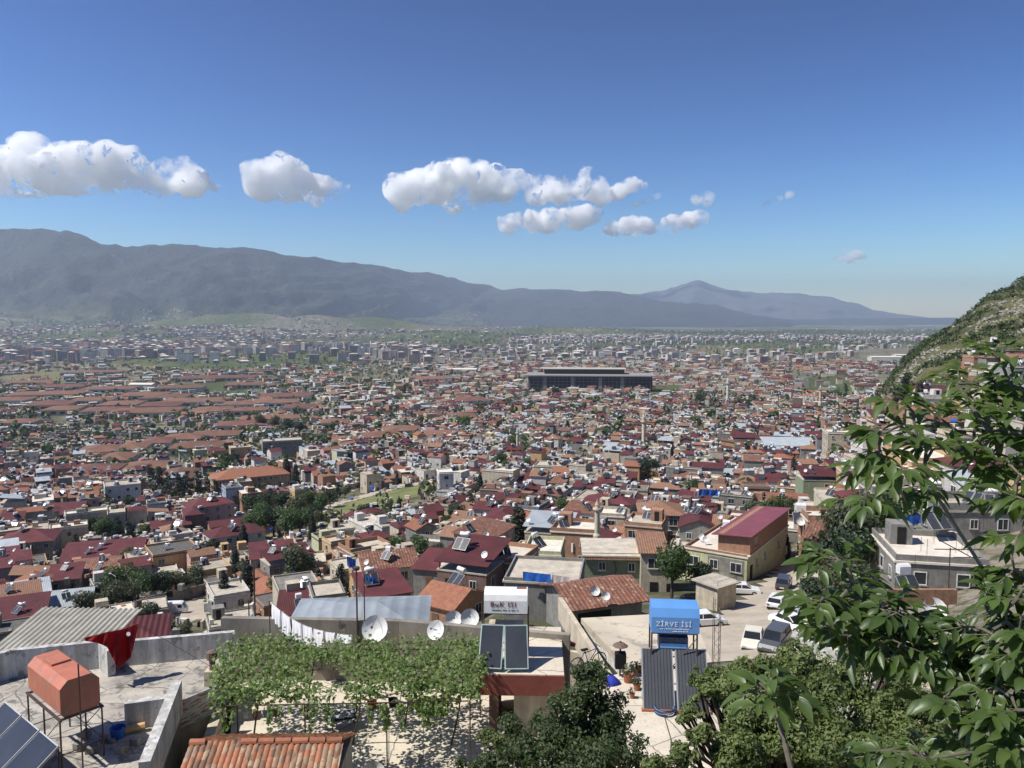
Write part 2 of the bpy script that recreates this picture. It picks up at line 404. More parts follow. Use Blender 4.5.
field = mixc(nt, .45, fr.outputs[0], grass)
hillc = ramp2(nt, noise_(nt, vec, .06, 8, .75), (.045,.055,.022), (.125,.12,.055), .38, .62)
rock = ramp2(nt, noise_(nt, vec, .16, 8, .8, .6), (0,0,0), (.75,.75,.75), .575, .66)
hillc = mixc(nt, rock, hillc, (.25,.23,.185))
col = mixc(nt, sp.outputs[1], town, field); col = mixc(nt, sp.outputs[0], col, hillc)
nt.links.new(col, b.inputs['Base Color'])
bp = nt.nodes.new('ShaderNodeBump'); bp.inputs['Distance'].default_value = .5; nt.links.new(noise_(nt, vec, .4, 8, .7), bp.inputs['Height']); nt.links.new(bp.outputs[0], b.inputs['Normal'])
me.materials.append(gm)
kind(link('terrain', me), 'structure')
def sheet(name, poly, m, lift, nsub=10):
    # a strip lying on the terrain, resampled so that it follows the slope
    xs = [p[0] for p in poly]; ys = [p[1] for p in poly]
    x0, x1, y0, y1 = min(xs), max(xs), min(ys), max(ys)
    st = max((x1-x0), (y1-y0)) / nsub
    mb = MB(); nx = int((x1-x0)/st)+1; ny = int((y1-y0)/st)+1
    for i in range(nx):
        for j in range(ny):
            cx, cy_ = x0+(i+.5)*st, y0+(j+.5)*st
            if inpoly(cx, cy_, poly):
                mb.quad(*[(a, b_, gz(a, b_)+lift) for a, b_ in ((x0+i*st,y0+j*st),(x0+(i+1)*st,y0+j*st),(x0+(i+1)*st,y0+(j+1)*st),(x0+i*st,y0+(j+1)*st))])
    o = mb.obj(name, m); return kind(o, 'structure')
ROADM = mat('road dust', (.46,.40,.32), (.34,.295,.235), scale=.25, spots=(.25,.22,.18), spot_th=.6, var=0)
sheet('street', STREET, ROADM, .05, 60)
sheet('yard', VANLOT, ROADM, .06, 26)
for i, p in enumerate(ROADS): sheet('road', p, ROADM, .25, 60)
MEADM = mat('meadow grass', (.19,.19,.075), (.10,.125,.04), scale=.09, spots=(.33,.29,.19), spot_th=.62, var=0)
sheet('meadow', MEADOW, MEADM, .12, 70)
# ------------------------------------------------------------ mountain ranges
def interp(pts, u):
    if u <= pts[0][0]: return pts[0][1]
    for a, b_ in zip(pts, pts[1:]):
        if u <= b_[0]:
            t = (u-a[0])/(b_[0]-a[0]); t = t*t*(3-2*t)*.5 + t*.5
            return a[1]+(b_[1]-a[1])*t
    return pts[-1][1]
MBVH = []
def mountain(name, sil, r0, rc, r1, c1, c2, amp, seed, du=5, nr=70, recede=False):
    u0, u1 = sil[0][0], sil[-1][0]; n = int((u1-u0)/du)+1; V = []; Fc = []
    for k in range(nr+1):
        t = k/nr; r = r0+(r1-r0)*t
        for i in range(n):
            u = u0+i*du; ku = 1+(1.35/(1+exp(-(u-440)/75.0)) if recede else 0); Hc = (319-interp(sil, u))/F*rc*ku
            x = (u-512)/F*r*ku
            s = (r-r0)/(rc-r0) if r < rc else 1-(r-rc)/(r1-rc)
            s = max(0, min(1, s)); base = s**(1.75 if recede else 1.15) if r < rc else s
            q = Vector((x/1500+seed, r/1500, seed))
            rg = noise.ridged_multi_fractal(q, .9, 2.1, 6, 1.0, 2.0) * .5
            fl = noise.fractal(q*5, .8, 2, 4)
            env = sin(pi*min(1, s*.96))**.8 if r < rc else .3*s
            z = Hc*base + amp*(rg-.62)*env*max(.15, min(1, Hc/500)) + amp*.10*fl*env + amp*.04*fl
            V.append((x, r*ku, H0-119+max(-3, z)))
    # crest heights are relative to the eye, so lift by eye height in proportion to slope
    for idx in range(len(V)):
        x, y, z = V[idx]; k = idx//n; t = k/nr; r = r0+(r1-r0)*t
        s = (r-r0)/(rc-r0) if r < rc else 1-(r-rc)/(r1-rc)
        V[idx] = (x, y, z+119*max(0, min(1, s))-2)
    for k in range(nr):
        for i in range(n-1):
            a = k*n+i; Fc.append((a, a+1, a+n+1, a+n))
    me = bpy.data.meshes.new(name); me.from_pydata(V, [], Fc); me.polygons.foreach_set('use_smooth', [True]*len(Fc))
    mm = None
    if recede: MBVH.append(me)
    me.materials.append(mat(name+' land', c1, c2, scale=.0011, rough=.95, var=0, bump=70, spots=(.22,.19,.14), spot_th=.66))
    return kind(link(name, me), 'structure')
SIL1 = [(-400,250),(-200,238),(0,230),(30,229),(58,227),(80,231),(102,238),(144,246),(186,245),(239,250),(306,257),(352,264),(420,273),(480,285),(525,294),(553,302),(590,312),(630,318),(680,322)]
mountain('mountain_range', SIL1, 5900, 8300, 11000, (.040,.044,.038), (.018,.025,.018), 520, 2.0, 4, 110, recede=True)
SIL2 = [(440,300),(480,291),(525,288),(565,289),(606,291),(634,295),(659,300),(690,304),(713,305),(737,311),(760,316),(790,321)]
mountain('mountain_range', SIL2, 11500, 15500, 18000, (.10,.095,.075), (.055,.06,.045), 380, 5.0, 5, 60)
SIL3 = [(560,300),(610,296),(634,294),(660,290),(676,287),(684,283),(693,279.5),(701,281),(712,286),(722,289),(747,292),(791,294),(821,296),(848,303),(881,311),(908,315),(940,319),(970,322)]
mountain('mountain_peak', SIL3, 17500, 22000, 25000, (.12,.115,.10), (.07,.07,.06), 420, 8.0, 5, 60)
SIL4 = [(770,321),(800,319.4),(850,318.2),(900,318),(960,317.5),(1024,318),(1100,318)]
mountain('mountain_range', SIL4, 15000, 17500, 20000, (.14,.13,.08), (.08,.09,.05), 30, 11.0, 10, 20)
# lower slopes of the left range: green fields and terraces
mm = MATS['mountain_range land']; mm = mm.copy(); mm.name = 'range with fields'; MBVH[0].materials.clear(); MBVH[0].materials.append(mm)
n_ = mm.node_tree; bs = n_.nodes['Principled BSDF']; old = bs.inputs['Base Color'].links[0].from_socket
tc = n_.nodes.new('ShaderNodeTexCoord'); sz = n_.nodes.new('ShaderNodeSeparateXYZ'); n_.links.new(tc.outputs['Object'], sz.inputs[0])
zz = math_(n_, 'ADD', sz.outputs[2], math_(n_, 'MULTIPLY', noise_(n_, tc.outputs['Object'], .0022, 5, .6), 260.0))
lowf = n_.nodes.new('ShaderNodeMapRange'); lowf.inputs['From Min'].default_value = 230; lowf.inputs['From Max'].default_value = 420; lowf.inputs['To Min'].default_value = 1; lowf.inputs['To Max'].default_value = 0; n_.links.new(zz, lowf.inputs['Value'])
pf = ramp2(n_, noise_(n_, tc.outputs['Object'], .0035, 6, .7), (.055,.070,.032), (.15,.145,.08), .45, .68)
n_.links.new(mixc(n_, lowf.outputs[0], old, pf), bs.inputs['Base Color'])
# ------------------------------------------------------------ haze
mb = MB(); mb.box((0, 12500, 660), (52000, 28000, 1326))
hz = mb.obj('haze', []); kind(hz, 'stuff')
hm = bpy.data.materials.new('haze air'); hm.use_nodes = True; n_ = hm.node_tree; n_.nodes.remove(n_.nodes['Principled BSDF'])
pv = n_.nodes.new('ShaderNodeVolumePrincipled'); pv.inputs['Color'].default_value = (.63,.745,.94,1); pv.inputs['Density'].default_value = 5.6e-5
pv.inputs['Anisotropy'].default_value = 0.3
n_.links.new(pv.outputs[0], n_.nodes['Material Output'].inputs['Volume']); hz.data.materials.append(hm)
# ------------------------------------------------------------ clouds: lumpy bodies of scattering vapour above the haze
def vapour(dens, nsc):
    m = bpy.data.materials.new('cloud vapour'); m.use_nodes = True; n_ = m.node_tree; n_.nodes.remove(n_.nodes['Principled BSDF'])
    pv = n_.nodes.new('ShaderNodeVolumePrincipled'); pv.inputs['Color'].default_value = (1,1,1,1); pv.inputs['Density'].default_value = dens
    pv.inputs['Anisotropy'].default_value = 0.0
    tc = n_.nodes.new('ShaderNodeTexCoord'); f = noise_(n_, tc.outputs['Object'], 1/620.0, 6, .62, .0)
    mr = n_.nodes.new('ShaderNodeMapRange'); mr.interpolation_type = 'SMOOTHSTEP'; mr.inputs['From Min'].default_value = .42; mr.inputs['From Max'].default_value = .60
    mr.inputs['To Min'].default_value = 0; mr.inputs['To Max'].default_value = dens; n_.links.new(f, mr.inputs['Value']); n_.links.new(mr.outputs[0], pv.inputs['Density'])
    n_.links.new(pv.outputs[0], n_.nodes['Material Output'].inputs['Volume']); return m
VAP = vapour(.012, 1); VAPT = vapour(.006, 1)
CORE = bpy.data.materials.new('cloud body'); CORE.use_nodes = True
_b = CORE.node_tree.nodes['Principled BSDF']; _b.inputs['Base Color'].default_value = (1,1,1,1); _b.inputs['Roughness'].default_value = 1
_b.inputs['Specular IOR Level'].default_value = 0; _b.inputs['Subsurface Weight'].default_value = 1
_b.inputs['Subsurface Radius'].default_value = (1,1,1); _b.inputs['Subsurface Scale'].default_value = 1500
def cloud(puffs, dist, m, label=None, squash=.8):
    # puffs: (u, v, radius px)
    rr = random.Random(int(puffs[0][0]*7+puffs[0][1]))
    mb_ = bpy.data.metaballs.new('cloud'); mb_.resolution = 48 if dist > 15000 else 38; mb_.threshold = .36
    ob = bpy.data.objects.new('cloud_form', mb_); COL.objects.link(ob)
    c0 = PD(puffs[0][0], puffs[0][1], dist); ob.location = c0
    for (u, v, rad) in puffs:
        c = PD(u, v, dist); Rm = rad*1.58/F*dist
        for k in range(7):
            e = mb_.elements.new(); f = 0 if k == 0 else 1
            off = Vector((rr.uniform(-1,1), rr.uniform(-1.2,1.2), rr.uniform(-.25,.45)))*Rm*.75*f
            e.co = c + off - c0; e.radius = Rm*(1.25 if k == 0 else rr.uniform(.35,.75))
            e.stiffness = 2
    dg = bpy.context.evaluated_depsgraph_get(); dg.update()
    me = bpy.data.meshes.new_from_object(ob.evaluated_get(dg)); bpy.data.objects.remove(ob)
    me.name = 'cloud'
    sc_ = puffs[0][2]/F*dist
    for v_ in me.vertices:
        q = (v_.co + c0)
        n1 = noise.fractal(q/380, .8, 2.0, 5); n2 = noise.fractal(q/900+Vector((3,3,3)), .8, 2, 3)
        d = v_.normal*(n1*130+n2*190)
        v_.co += d
    bm_ = bmesh.new(); bm_.from_mesh(me)
    for _ in range(1): bmesh.ops.smooth_vert(bm_, verts=bm_.verts, factor=.5, use_axis_x=True, use_axis_y=True, use_axis_z=True)
    bm_.to_mesh(me); bm_.free()
    me.materials.clear(); me.materials.append(m)
    me.polygons.foreach_set('use_smooth', [True]*len(me.polygons))
    if False:
        me2 = me.copy(); me2.name = 'cloud_core'
        for v_ in me2.vertices: v_.co -= v_.normal*85
        me2.materials.clear(); me2.materials.append(CORE)
        o2 = link('cloud_core', me2)
    o = link('cloud', me, None, c0)
    if True: pass; kind(o, 'stuff'); o['label'] = label; return o
cloud([(5,172,19),(-30,170,18),(32,165,22),(55,172,18),(75,170,20),(100,172,18),(122,166,17),(140,178,13),(160,184,11),(184,177,14),(200,182,7),(212,186,5)], 14000, VAP, 'long white cumulus bank above the left mountain')
cloud([(262,180,15),(280,175,15),(297,182,12),(315,188,9),(332,187,8),(344,187,5),(285,192,7)], 14000, VAP, 'white cumulus cloud right of the long cloud bank')
cloud([(403,190,14),(425,185,14),(445,182,15),(465,177,16),(482,178,11),(500,188,13),(520,183,10),(540,187,11),(565,190,11),(590,185,11),(600,192,9),(480,197,9),(455,203,6)], 19000, VAP, 'wide white cloud above the middle of the plain')
cloud([(632,186,7),(620,189,7),(645,185,4)], 19000, VAP, 'small round cloud right of the wide cloud')
cloud([(645,201,3),(636,204,3),(655,197,2.5)], 19000, VAPT, 'thin wispy cloud below the small round cloud')
cloud([(508,225,8),(530,221,9),(550,222,9),(575,217,10),(590,214,9)], 21000, VAP, 'low white cloud under the wide cloud')
cloud([(612,229,6),(630,226,8),(648,227,7),(672,224,8),(690,221,8),(702,219,5)], 21000, VAP, 'low white cloud chain right of the lowest cloud')
cloud([(765,203,4),(776,199,4.5),(788,195,3)], 19000, VAPT, 'thin slanted cloud in the open sky')
cloud([(708,198,4),(697,199,3)], 19000, VAPT, 'tiny faint cloud between the wide and slanted clouds')
cloud([(848,258,6),(838,259,4),(860,258,4)], 23000, VAPT, 'small lone cloud low over the plain')
# ------------------------------------------------------------ houses
def house_geo(w, d, h, rt, o=.35, rise=None, base=3.5, parapet=.55, lift=1.0, simple=False):
    """returns parts {name: (verts, faces)} and a function giving the roof height at a local point"""
    G = {}
    hw, hd = w/2, d/2
    wl = MB()
    def quadwall(z1, z2, z3, z4):   # heights at the corners (-,-),(+,-),(+,+),(-,+)
        zs = (z1, z2, z3, z4); c = [(-hw,-hd),(hw,-hd),(hw,hd),(-hw,hd)]
        wl.add([(c[i][0],c[i][1],-base) for i in range(4)]+[(c[i][0],c[i][1],zs[i]) for i in range(4)],
               [(0,1,5,4),(1,2,6,5),(2,3,7,6),(3,0,4,7)])
    rf = MB()
    if rt == 'flat':
        if simple:
            quadwall(h, h, h, h); wl.F.pop() if False else None
            rf.add([(-hw-.15,-hd-.15,h),(hw+.15,-hd-.15,h),(hw+.15,hd+.15,h),(-hw-.15,hd+.15,h)], [(0,1,2,3)])
        else:
            quadwall(h, h, h, h)
            rf.box((0,0,h+.1), (w+.3, d+.3, .2))
            if parapet > .1:
                pp = MB(); t = .16; z = h+.2+parapet/2
                pp.box((0,-hd+t/2,z), (w,t,parapet)); pp.box((0,hd-t/2,z), (w,t,parapet))
                pp.box((-hw+t/2,0,z), (t,d-2*t,parapet)); pp.box((hw-t/2,0,z), (t,d-2*t,parapet))
                G['parapet'] = pp
        top = lambda x, y: h+.2
    elif rt == 'gable':
        rise = rise or hd*.42
        quadwall(h, h, h, h)
        wl.add([(hw,-hd,h),(hw,hd,h),(hw,0,h+rise),(-hw,-hd,h),(-hw,hd,h),(-hw,0,h+rise)], [(0,1,2),(4,3,5)])
        k = rise/hd; yo = hd+o; zo = h+.06-k*o; zr = h+.06+rise; t = .12
        if simple: rf.add([(-hw-o,-yo,zo),(hw+o,-yo,zo),(hw+o,0,zr),(-hw-o,0,zr),(hw+o,yo,zo),(-hw-o,yo,zo)], [(0,1,2,3),(3,2,4,5)])
        else: rf.prism([(-yo,zo),(0,zr),(yo,zo),(yo,zo+t),(0,zr+t),(-yo,zo+t)], 1, 2, 0, -hw-o, hw+o)
        top = lambda x, y: h+.2+rise-abs(y)*k
    elif rt == 'hip':
        rise = rise or min(hw,hd)*.42
        quadwall(h, h, h, h)
        r = max(.01, hw-hd) if hw > hd else .01; ry = max(.01, hd-hw) if hd > hw else .01
        x1, y1 = hw+o, hd+o; z0, z1 = h, h+rise
        vs = [(-x1,-y1,z0),(x1,-y1,z0),(x1,y1,z0),(-x1,y1,z0),(-r,-ry,z1),(r,-ry,z1),(r,ry,z1),(-r,ry,z1)]
        rf.add(vs, [(0,1,5,4),(1,2,6,5),(2,3,7,6),(3,0,4,7),(4,5,6,7),(0,3,2,1)])
        top = lambda x, y: h+.05+rise*max(0, min(1, min((x1-abs(x))/max(x1-r,.1), (y1-abs(y))/max(y1-ry,.1))))
    else:  # shed: one sloping sheet, raised on posts over a flat slab ('canopy') or sitting on the walls ('shed')
        rise = rise if rise is not None else d*.14
        k = rise/d; t = .07
        if rt == 'canopy':
            quadwall(h, h, h, h)
            if not simple: 
                sl = MB(); sl.box((0,0,h+.09), (w+.2,d+.2,.18)); G['slab'] = sl
            zb = h+.18+lift
            if not simple:
                G['post'] = [((px, py), h+.18, zb+k*(py+hd)) for px in (-hw+.2, hw-.2) for py in (-hd+.2, hd-.2)]
        else:
            zb = h; quadwall(h, h, h+rise, h+rise)
        yo = hd+o; z0 = zb-k*o+.03; z1 = zb+rise+k*o+.03
        if simple: rf.add([(-hw-o,-yo,z0),(hw+o,-yo,z0),(hw+o,yo,z1),(-hw-o,yo,z1)], [(0,1,2,3)])
        else: rf.prism([(-yo,z0),(yo,z1),(yo,z1+t),(-yo,z0+t)], 1, 2, 0, -hw-o, hw+o)
        top = lambda x, y: zb+.12+k*(y+hd)
    G['wall'] = wl; G['roof'] = rf
    return G, top
def win_mesh(w, h, name='window', bars=True):
    mb = MB(); mb.box((0,-.01,0), (w,.05,h), 1)
    t = .07
    for s in (-1, 1):
        mb.box((s*(w/2+t/2-.01),-.03,0), (t,.09,h+2*t), 0); mb.box((0,-.03,s*(h/2+t/2-.01)), (w-.02,.09,t), 0)
    if bars: mb.box((0,-.045,0), (.05,.05,h-.02), 0)
    mb.box((0,-.09,-h/2-t-.04), (w+.3,.22,.06), 2)
    return mb.mesh(name, [FRAME, GLASS, W['grey']])
WIN = [win_mesh(1.1,1.2), win_mesh(1.5,1.25), win_mesh(.8,1.0), win_mesh(1.0,1.1,bars=False)]
DOORM = MB().box((0,-.02,0), (.95,.08,2.05), 0).mesh('door', [WOOD])
DOORM2 = MB().box((0,-.02,0), (1.0,.08,2.05), 0).mesh('door', [DARK])
POSTM = {}
def wall_text(m): return {'cream':'cream','white':'white','grey':'grey','pink':'pink','ochre':'ochre','brick':'brick','green':'green','lime':'lemon','blue':'bluish','brown':'brown'}[m]
ROOFT = {'maroon':'maroon metal','orange':'orange tiled','oldtile':'weathered tile','concrete':'flat concrete','white':'pale flat','steel':'grey metal','rust':'rusty sheet','slate':'dark felt','greyflat':'grey flat'}
ROOFW = {'maroon':'maroon roofed','orange':'orange roofed','oldtile':'old tiled','concrete':'concrete topped','white':'pale topped','steel':'steel roofed','rust':'rusty roofed','slate':'dark roofed','greyflat':'grey topped'}
OCC = {}
def occ_add(x, y, r):
    for i in range(int((x-r)//12), int((x+r)//12)+1):
        for j in range(int((y-r)//12), int((y+r)//12)+1): OCC.setdefault((i, j), []).append((x, y, r))
def occ_hit(x, y, r):
    for i in range(int((x-r)//12)-0, int((x+r)//12)+1):
        for j in range(int((y-r)//12)-0, int((y+r)//12)+1):
            for a, b_, c in OCC.get((i, j), ()):
                if (a-x)**2+(b_-y)**2 < (r+c)**2: return True
    return False
def occ_rect(x, y, rz, w, d):
    n = max(1, round(max(w, d)/min(w, d))); L = max(w, d); r = min(w, d)/2
    for i in range(n):
        t = (i+.5)/n*L-L/2; dx, dy = (t, 0) if w >= d else (0, t)
        occ_add(x+dx*cos(rz)-dy*sin(rz), y+dx*sin(rz)+dy*cos(rz), r*.98)
BUILT = []
def house(x, y, rz, w, d, h, wall, roof, rt, label=None, name='house', cat='house', group=None, z0=None, wins='std', storeys=None, heaters=0, dishes=0, auto=True, occ=True, **kw):
    z0 = gz(x, y) if z0 is None else z0
    T = thing(name, label or '', cat, (x, y, z0), rz, group)
    G, top = house_geo(w, d, h, rt, **kw)
    wm = W[wall] if isinstance(wall, str) else wall; rm = ROOF[roof] if isinstance(roof, str) else roof
    G['wall'].obj('wall', wm, T)
    ro = G['roof'].obj('roof', rm, T)
    if 'parapet' in G: G['parapet'].obj('parapet', wm, T)
    if 'slab' in G: G['slab'].obj('slab', ROOF['concrete'], T)
    if 'post' in G:
        for (px, py), za, zb in G['post']: MB().box((px, py, (za+zb)/2), (.1,.1,zb-za)).obj('post', METAL, T)
    storeys = storeys or max(1, round(h/3.0))
    if wins:
        for s in range(storeys):
            zc = h-(storeys-1-s)*2.9-1.35
            if zc < 0.6 and s > 0: continue
            for side, L, off, rot in (('f', w, d/2, 0), ('l', d, w/2, -pi/2), ('r', d, w/2, pi/2)):
                n = max(1, int(L/3.1)) if wins == 'std' else max(1, int(L/2.4))
                for i in range(n):
                    if wins == 'std' and R.random() < .22: continue
                    t = (i+.5)/n*L-L/2+R.uniform(-.2,.2)
                    if side == 'f': px, py = t, -off
                    elif side == 'l': px, py = -off, -t
                    else: px, py = off, t
                    if s == 0 and i == 0 and side == 'f':
                        link('door', R.choice([DOORM, DOORM2]), T, (px, py, h-(storeys-1)*2.9-1.9), rot)
                    else: link('window', R.choice(WIN), T, (px, py, zc), rot)
    if occ: occ_rect(x, y, rz, w, d)
    M4 = Matrix.Translation((x, y, z0)) @ Matrix.Rotation(rz, 4, 'Z')
    if rt == 'flat' and wins and w > 5 and R.random() < .6:   # stair head on the terrace
        sx = R.choice([-1,1])*w*.26; sy = d*.2
        MB().box((sx, sy, h+1.15), (2.0,2.2,2.1)).obj('stair_head', wm, T); MB().box((sx, sy-1.13, h+1.1), (.8,.05,1.7)).obj('stair_door', DARK, T)
    desc = f'{ROOFW[roof] if isinstance(roof, str) else "tiled"} {wall_text(wall) if isinstance(wall, str) else "cream"} house'
    if auto and not label:
        tail = '' if not heaters else (' with one solar tank' if heaters == 1 else ' with roof solar tanks')
        auto_label(T, desc+tail, M4 @ Vector((0,0,h)))
        if not group: T['group'] = 'houses of the hillside town'
    BUILT.append((T, desc))
    for i in range(heaters):
        lx = R.uniform(-.32,.32)*w; ly = R.uniform(-.3,.3)*d
        place_heater(M4 @ Vector((lx, ly, top(lx, ly))), R.choice([-.6,-.4,.5,.9,-1.0])+R.uniform(-.2,.2), desc)
    for i in range(dishes):
        lx = R.choice([-.42,.42])*w; ly = R.uniform(-.45,-.2)*d
        place_dish(M4 @ Vector((lx, ly, top(lx, ly))), desc)
    return T, M4, top
# ------------------------------------------------------------ solar water heaters, tanks, dishes
def heater_parts(T, variant):
    n = 14
    tk = MB()
    L = 1.3 if variant != 2 else 1.1
    if variant in (0, 1):
        prof = [(0,-L/2),(.2,-L/2),(.27,-L/2+.05),(.27,L/2-.05),(.2,L/2),(0,L/2)]
        tk.lathe((0,0,0), prof, 0, 12, Matrix.Translation((0,.55,1.75)) @ Matrix.Rotation(pi/2, 4, 'Y'))
    else:
        tk.box((0,.55,1.8), (1.1,.7,.75)); tk.prism([(-.35,0),(.35,0),(.2,.2),(-.2,.2)], 1, 2, 0, -.55, .55, 0, None, (0,.55,2.175))
    tk.obj('tank', TANKW, T, smooth=variant != 2)
    for s in (-1, 1):
        pn = MB(); A = Matrix.Translation((s*.5,-.35,.72)) @ Matrix.Rotation(radians(42), 4, 'X')
        pn.box((0,0,0), (.92,1.75,.06), 1, 0, A); pn.box((0,0,.035), (.84,1.67,.012), 0, 0, A)
        pn.obj('panel', [PANEL, GALV], T)
    fr = MB()
    for px in (-.55,.55):
        fr.tube((px,.3,0),(px,.4,1.5),.025,0,4); fr.tube((px,.85,0),(px,.75,1.5),.025,0,4); fr.tube((px,-.95,.05),(px,.8,.05),.02,0,4)
        fr.tube((px,.3,.6),(px,.85,1.2),.018,0,4)
    fr.tube((-.55,.35,1.48),(.55,.35,1.48),.02,0,4)
    fr.obj('frame', METAL, T)
    if variant == 1:
        MB().lathe((0,1.3,0), [(0,.9),(.33,.9),(.36,.95),(.36,1.75),(.3,1.85),(0,1.9)], 0, 12).obj('reserve_tank', TANKW, T, smooth=True)
HEAT0 = []
NH = [0]; ND = [0]
def place_heater(p, rz, on):
    if NH[0] >= 290: return
    NH[0] += 1
    v = R.choice([0,0,1,1,2])
    if not any(k == v for k, _ in HEAT0):
        T = thing('solar_water_heater', '', 'solar heater', p, rz, 'solar water heaters on the roofs'); heater_parts(T, v); HEAT0.append((v, T))
    else:
        src = [t for k, t in HEAT0 if k == v][0]; T = dup(src, p, rz)
    if p[1] > 120: T.scale = (.82,.82,.82)
    auto_label(T, {0:'white solar tank on ',1:'twin solar tanks on ',2:'boxy solar tank on '}[v]+on, p)
def dish_parts(T, r=.45, m=DISH):
    d = MB(); prof = [(r*t, .22*r*(t**2)*2) for t in (0.02,.25,.5,.75,1.0)]
    A = Matrix.Translation((0,-.12,.75)) @ Matrix.Rotation(radians(62), 4, 'X')
    d.lathe((0,0,0), prof, 0, 16, A); d.lathe((0,0,-.02), prof[::-1], 0, 16, A)
    d.obj('reflector', m, T, smooth=True)
    f = A @ Vector((0,0,r*1.3)); e = A @ Vector((0,r*.9,.12)); 
    a = MB(); a.tube(e, f, .012, 0, 4); a.box(f, (.06,.09,.06)); a.obj('feed_arm', METAL, T)
    mm = MB(); mm.tube((0,0,0),(0,0,.72),.025,0,5); mm.obj('mast', METAL, T)
DISH0 = []
def place_dish(p, on, rz=None, scale=None, label=None):
    if ND[0] >= 150 and not label: return
    ND[0] += 1
    rz = R.uniform(-.7,.5) if rz is None else rz
    if not DISH0:
        T = thing('satellite_dish', '', 'satellite dish', p, rz, 'satellite dishes'); dish_parts(T); DISH0.append(T)
    else: T = dup(DISH0[0], p, rz)
    T.scale = (scale or 1,)*3
    if label:
        T['label'] = label
    else: auto_label(T, 'white dish on '+on, p)
    return T
def person_free(): pass
# ------------------------------------------------------------ trees
def crown_mesh(name, lobes, nleaf, ls, m, seed, flat=.6, hollow=.5, up=.35):
    rr = random.Random(seed); mb = MB(); tot = sum(l[3]**2 for l in lobes)
    for (cx, cy_, cz, r, sz) in lobes:
        for _ in range(int(nleaf*r*r/tot)):
            v = Vector((rr.gauss(0,1), rr.gauss(0,1), rr.gauss(0,1))).normalized()
            n3 = noise.noise(v*2.3+Vector((cx, cy_, seed)))
            if n3 < -.25 and rr.random() < .75: continue
            rad = r*(hollow+(1-hollow)*rr.random()**.6)*(1+.35*n3)
            p = Vector((cx, cy_, cz))+Vector((v.x*rad, v.y*rad, v.z*rad*sz))
            nn = (v+Vector((rr.uniform(-1,1), rr.uniform(-1,1), rr.uniform(-1,1)+up))*.9).normalized()
            q = nn.to_track_quat('Z', 'Y'); s = ls*rr.uniform(.6,1.3); a = rr.uniform(0, 6.28)
            ax = q @ Vector((cos(a), sin(a), 0)); ay = q @ Vector((-sin(a), cos(a), 0))
            mb.quad(p-ax*s, p-ay*s*flat+nn*s*.12, p+ax*s, p+ay*s*flat+nn*s*.12)
    return mb.mesh(name, m)
def limb(mb, a, b, r1, r2, n=6, m=0, wob=.12, seg=4, rr=R):
    a = Vector(a); b = Vector(b); L = (b-a).length; prev = a
    for i in range(1, seg+1):
        t = i/seg; p = a.lerp(b, t)
        if i < seg: p += Vector((rr.uniform(-1,1), rr.uniform(-1,1), rr.uniform(-1,1)))*wob*L/seg
        mb.tube(prev, p, r1+(r2-r1)*(i-1)/seg, m, n, r1+(r2-r1)*t, caps=False); prev = p
TREES = {}
def tree_proto(kindname, i):
    key = (kindname, i)
    rr = random.Random(hash(kindname) % 7 if False else len(kindname)*10+i)
    lobes = []; tk = MB()
    if kindname == 'broadleaf_tree':   # unit: 6 m tall
        for k in range(8):
            a = rr.uniform(0, 6.28); q = rr.uniform(.4,1.5); z = rr.uniform(2.6,4.7)
            lobes.append((cos(a)*q, sin(a)*q, z, rr.uniform(.9,1.5), .85)); limb(tk, (0,0,1.6), (cos(a)*q*.8, sin(a)*q*.8, z), .10,.03, 5, rr=rr)
        limb(tk, (0,0,-1), (0,0,1.7), .2,.14, 7, rr=rr)
        me = crown_mesh('crown', lobes, 2600, .17, LG[i % 3], 31+i)
    elif kindname == 'cypress_tree':   # 10 m
        for k in range(9):
            z = 1.2+k*.98; r = [1.0,1.3,1.45,1.4,1.3,1.1,.85,.6,.3][k]
            lobes.append((rr.uniform(-.12,.12), rr.uniform(-.12,.12), z, r, 1.0))
        limb(tk, (0,0,-1), (0,0,8), .18,.05, 6, wob=.03, rr=rr)
        me = crown_mesh('crown', lobes, 5200, .17, CYP, 51+i, hollow=.5, up=1.2)
    elif kindname == 'pine_tree':      # 8 m
        for k in range(10):
            a = rr.uniform(0, 6.28); z = 2.0+k*.6; q = (8.2-z)*.25
            lobes.append((cos(a)*q, sin(a)*q, z, .55+(8.2-z)*.13, .6)); limb(tk, (0,0,z), (cos(a)*q, sin(a)*q, z), .05,.02, 4, rr=rr)
        limb(tk, (0,0,-1), (0,0,7.6), .2,.04, 7, wob=.03, rr=rr)
        me = crown_mesh('crown', lobes, 2600, .16, CYP, 71+i)
    else:  # shrub 2 m
        for k in range(5):
            a = rr.uniform(0, 6.28); q = rr.uniform(.2,.8)
            lobes.append((cos(a)*q, sin(a)*q, rr.uniform(.7,1.3), rr.uniform(.5,.9), .8)); limb(tk, (0,0,-.3), (cos(a)*q*.8, sin(a)*q*.8, 1), .04,.02, 4, rr=rr)
        me = crown_mesh('crown', lobes, 900, .11, LG[i % 3], 91+i)
    return me, tk.mesh('trunk', TRUNK)
NT = [0]
